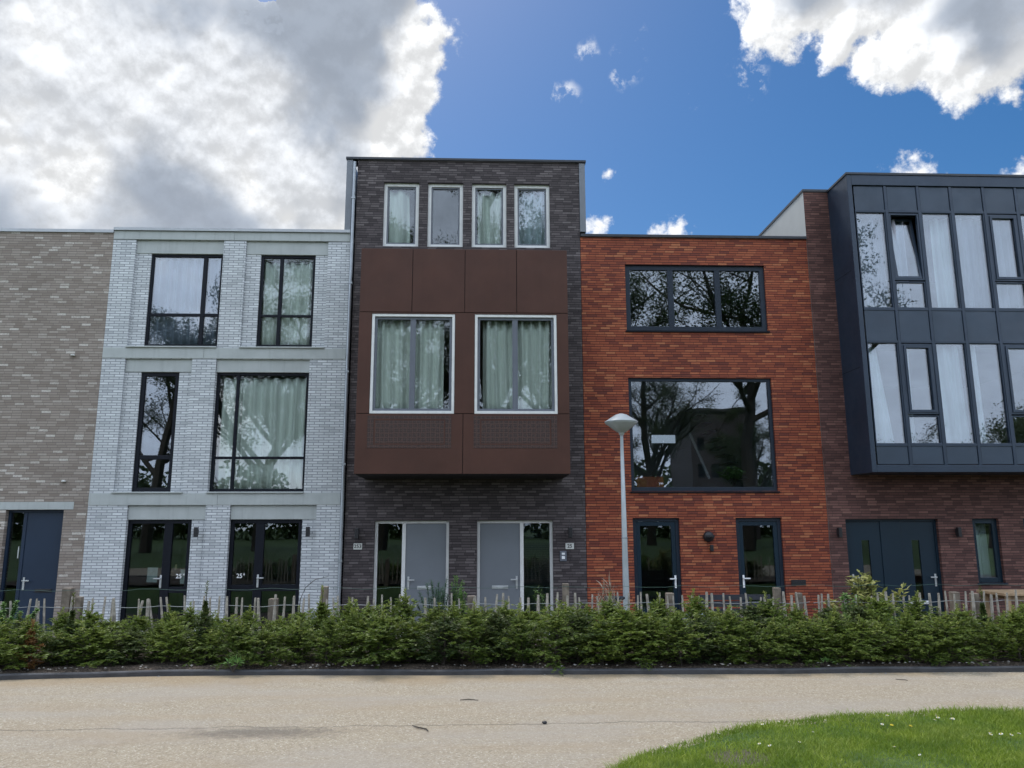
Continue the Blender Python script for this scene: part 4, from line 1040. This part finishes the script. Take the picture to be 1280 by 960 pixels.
# ------------------------------------------------------------------ light and sky
SUN_EL, SUN_AZ = R(58), R(-24)      # azimuth from +y, negative = left
sdir = Vector((math.sin(SUN_AZ)*math.cos(SUN_EL), math.cos(SUN_AZ)*math.cos(SUN_EL), math.sin(SUN_EL)))
L = bpy.data.lights.new('sun', 'SUN'); L.energy = 1.5; L.angle = R(12); L.color = (1, .95, .88)
lo = bpy.data.objects.new('sun', L); col.objects.link(lo); lo.rotation_euler = sdir.to_track_quat('Z', 'Y').to_euler()
w = bpy.data.worlds.new('World'); sc.world = w; w.use_nodes = True
nt = NT(w.node_tree); bg = nt.n['Background']
sky = nt.new('ShaderNodeTexSky', sky_type='NISHITA'); sky.sun_disc = False; sky.sun_elevation = SUN_EL; sky.sun_rotation = SUN_AZ
sky.air_density = 1.0; sky.dust_density = .9; sky.ozone_density = 3.5; sky.altitude = 0
SKY_S = .10
dirv = nt.vmath('NORMALIZE', nt.new('ShaderNodeTexCoord').outputs['Generated'])
# cloud field, a function of direction: chosen cumulus banks + fractal detail
def dvec(u, v):      # direction with slopes u = x/y, v = z/y in front of the houses
    d = Vector((u, 1, v)); return tuple(d.normalized())
CL = [ # u, v, radius   (front bank at left, bank at upper right)
    (-.58, .62, .30), (-.36, .66, .22), (-.22, .70, .135), (-.72, .40, .30), (-.45, .42, .26), (-.27, .50, .165), (-.33, .30, .22), (-.17, .60, .08), (-.9, .6, .3), (-.15, .80, .075),
    (.60, .79, .11), (.72, .77, .10), (.47, .78, .085), (.43, .80, .05), (.83, .81, .09), (.62, .70, .06), (.70, .69, .06), (.53, .71, .05), (.57, .685, .05), (.26, .09, .16), (.05, .12, .1)]  # last two: unseen low cloud behind the houses, added to whiten the rear window
SMALL = [(.155, .402, .022), (.245, .398, .016), (.268, .399, .018), (.605, .488, .026), (.62, .490, .022), (.765, .493, .016), (.176, .484, .009)]
WISP = [(.205, .655, .028), (.195, .635, .02), (.114, .606, .022), (.095, .612, .016), (.15, .675, .018), (.22, .69, .02), (.38, .64, .03), (.30, .60, .012)]
grp = bpy.data.node_groups.new('cloud_field', 'ShaderNodeTree')
grp.interface.new_socket('Vector', in_out='INPUT', socket_type='NodeSocketVector')
for nm in ('Density', 'Soft', 'Small'): grp.interface.new_socket(nm, in_out='OUTPUT', socket_type='NodeSocketFloat')
gt = NT(grp); gi = gt.new('NodeGroupInput'); go = gt.new('NodeGroupOutput'); vec = gi.outputs[0]
wob = gt.new('ShaderNodeTexNoise'); gt.set(wob.inputs['Vector'], vec); wob.inputs['Scale'].default_value = 5; wob.inputs['Detail'].default_value = 3
vw = gt.vmath('ADD', vec, gt.vmath('SCALE', gt.vmath('SUBTRACT', wob.outputs['Color'], (.5, .5, .5)), scale=.08))
def blobs(t, v, lst, k=.25):
    m = None
    for u, vv, r in lst:
        dd = t.math('SUBTRACT', 1.0, t.math('DIVIDE', t.vmath('DISTANCE', v, dvec(u, vv)), r))
        m = dd if m is None else t.math('SMOOTH_MAX', m, dd, k)
    return m
m = blobs(gt, vw, CL)
# sky behind the viewer and far sides: broken cloud everywhere
yy = gt.xyz(vec)[1]
back = gt.math('ADD', gt.math('MULTIPLY', gt.noise(vec, 2.2, 2, .5), 3.4), -.55)
front = gt.smooth(yy, -.05, .25)
m = gt.math('ADD', gt.math('MULTIPLY', m, front), gt.math('MULTIPLY', back, gt.smooth(yy, -.05, .25, 1, 0)))
n0 = gt.noise(vec, 4.5, 3, .5, 2.1)
n1 = gt.noise(vec, 6.5, 7, .58, 2.1); n2 = gt.noise(vec, 19, 6, .62, 2.2)
bil = gt.new('ShaderNodeTexVoronoi', feature='F1'); gt.set(bil.inputs['Vector'], vw); bil.inputs['Scale'].default_value = 5; bil.inputs['Detail'].default_value = 3; bil.inputs['Roughness'].default_value = .5; bil.inputs['Lacunarity'].default_value = 2.15; bil.normalize = True
puff = gt.math('SUBTRACT', .30, bil.outputs['Distance'])
soft = gt.math('ADD', m, gt.math('MULTIPLY', gt.math('SUBTRACT', n0, .5), 2.2))
soft = gt.math('ADD', gt.math('ADD', soft, gt.math('MULTIPLY', gt.math('SUBTRACT', n1, .5), .5)), gt.math('MULTIPLY', puff, 1.6))
gt.l.new(soft, go.inputs[1])
n3 = gt.noise(vec, 75, 4, .6)
msm = gt.math('MULTIPLY', blobs(gt, gt.vmath('ADD', vec, gt.vmath('SCALE', gt.vmath('SUBTRACT', wob.outputs['Color'], (.5, .5, .5)), scale=.01)), SMALL, .1), .55)
msm = gt.math('ADD', msm, gt.math('MULTIPLY', gt.math('SUBTRACT', n3, .56), 1.5))
gt.l.new(msm, go.inputs[2])
den = gt.math('ADD', gt.math('MULTIPLY', m, 1.1), gt.math('MULTIPLY', gt.math('SUBTRACT', n1, .5), 1.5))
den = gt.math('ADD', den, gt.math('MULTIPLY', gt.math('SUBTRACT', n2, .5), .9))
den = gt.math('ADD', den, gt.math('MULTIPLY', puff, 1.8))
hole = gt.math('SUBTRACT', 1.0, gt.math('DIVIDE', gt.vmath('DISTANCE', vw, dvec(-.322, .748)), .03))
hole = gt.math('ADD', gt.math('ADD', hole, gt.math('MULTIPLY', gt.math('SUBTRACT', n2, .5), 2.4)), gt.math('MULTIPLY', gt.math('SUBTRACT', gt.noise(vec, 45, 4, .6), .5), 2.2))
den = gt.math('SUBTRACT', den, gt.math('MULTIPLY', gt.smooth(hole, .1, .9), 1.9))
gt.l.new(den, go.inputs[0])
def field(v):
    n = nt.new('ShaderNodeGroup'); n.node_tree = grp; nt.set(n.inputs[0], v); return n.outputs
f0 = field(dirv); d0 = f0[0]
tow = nt.vmath('NORMALIZE', nt.vmath('SUBTRACT', tuple(sdir), dirv))
f1 = field(nt.vmath('ADD', dirv, nt.vmath('SCALE', tow, scale=.009)))
alpha = nt.smooth(d0, .0, .20)
lit = nt.math('ADD', nt.math('SUBTRACT', f0[1], f1[1]), nt.math('MULTIPLY', nt.math('SUBTRACT', f0[0], f1[0]), .9))    # positive where it thins towards the sun
thick = nt.smooth(nt.math('ADD', nt.math('MULTIPLY', f0[1], .8), nt.math('MULTIPLY', d0, .3)), -.1, .95)
BRIGHT = [(-.59, .63, .10), (-.51, .62, .09), (-.43, .63, .08), (-.36, .56, .09), (-.28, .49, .07), (-.19, .40, .10), (-.13, .56, .06), (-.09, .67, .05), (.43, .70, .06), (.50, .68, .05), (.60, .64, .05), (.70, .65, .05)]
wv0 = nt.new('ShaderNodeTexNoise'); nt.set(wv0.inputs['Vector'], dirv); wv0.inputs['Scale'].default_value = 7; wv0.inputs['Detail'].default_value = 5
brt = blobs(nt, nt.vmath('ADD', dirv, nt.vmath('SCALE', nt.vmath('SUBTRACT', wv0.outputs['Color'], (.5, .5, .5)), scale=.22)), BRIGHT, .3)
thick = nt.math('SUBTRACT', thick, nt.smooth(brt, -.25, .6, 0, .75), clamp=True)
base = nt.ramp(thick, [(0, (.97, .985, 1.0)), (.18, (.86, .885, .92)), (.5, (.60, .635, .69)), (.8, (.43, .48, .56)), (1, (.36, .41, .49))])
relief = nt.smooth(lit, -.26, .30, .74, 1.32)
relief = nt.math('ADD', 1.0, nt.math('MULTIPLY', nt.math('SUBTRACT', relief, 1.0), nt.math('SUBTRACT', 1.0, nt.math('MULTIPLY', thick, .72))))
ccol = nt.vmath('SCALE', base, scale=relief)
backlift = nt.smooth(nt.xyz(dirv)[1], -.25, .15, 3.7, 1.0)   # clouds facing the sun behind the viewer are fully lit
cem = nt.vmath('SCALE', ccol, scale=nt.math('MULTIPLY', backlift, 6.0))
# thin wisps
wis = nt.smooth(nt.noise(nt.vmath('ADD', dirv, (3.1, .2, 1.7)), 26.0, 7,   .66, 2.1, .12), .50, .68, 0, .85)
wv = nt.new('ShaderNodeTexNoise'); nt.set(wv.inputs['Vector'], dirv); wv.inputs['Scale'].default_value = 22
wmask = nt.smooth(blobs(nt, nt.vmath('ADD', dirv, nt.vmath('SCALE', nt.vmath('SUBTRACT', wv.outputs['Color'], (.5, .5, .5)), scale=.03)), WISP, .1), .0, .6)
hs = nt.new('ShaderNodeHueSaturation'); hs.inputs['Saturation'].default_value = 1.36; hs.inputs['Value'].default_value = .60; nt.set(hs.inputs['Color'], sky.outputs[0])
skyc = nt.mix(nt.smooth(f0[2], -.12, .42), hs.outputs[0], nt.mix(nt.smooth(f0[2], .1, .7), (5.4, 5.6, 6.0), (6.6, 6.6, 6.6)))
skyc = nt.mix(nt.math('MULTIPLY', wis, wmask), skyc, (5.6, 5.8, 6.2))
cx_ = nt.mix(alpha, skyc, cem)
nt.set(bg.inputs[0], cx_); bg.inputs[1].default_value = SKY_S
w.cycles.sampling_method = 'MANUAL'; w.cycles.sample_map_resolution = 256

sc.view_settings.view_transform = 'Standard'; sc.view_settings.look = 'None'; sc.view_settings.exposure = 0.78; sc.view_settings.gamma = 1.0; sc.view_settings.use_curve_mapping = False
cy = sc.cycles
cy.use_denoising = True; cy.max_bounces = 8; cy.diffuse_bounces = 3; cy.glossy_bounces = 4; cy.transparent_max_bounces = 16; cy.caustics_reflective = False; cy.caustics_refractive = False; cy.sample_clamp_indirect = 6.0
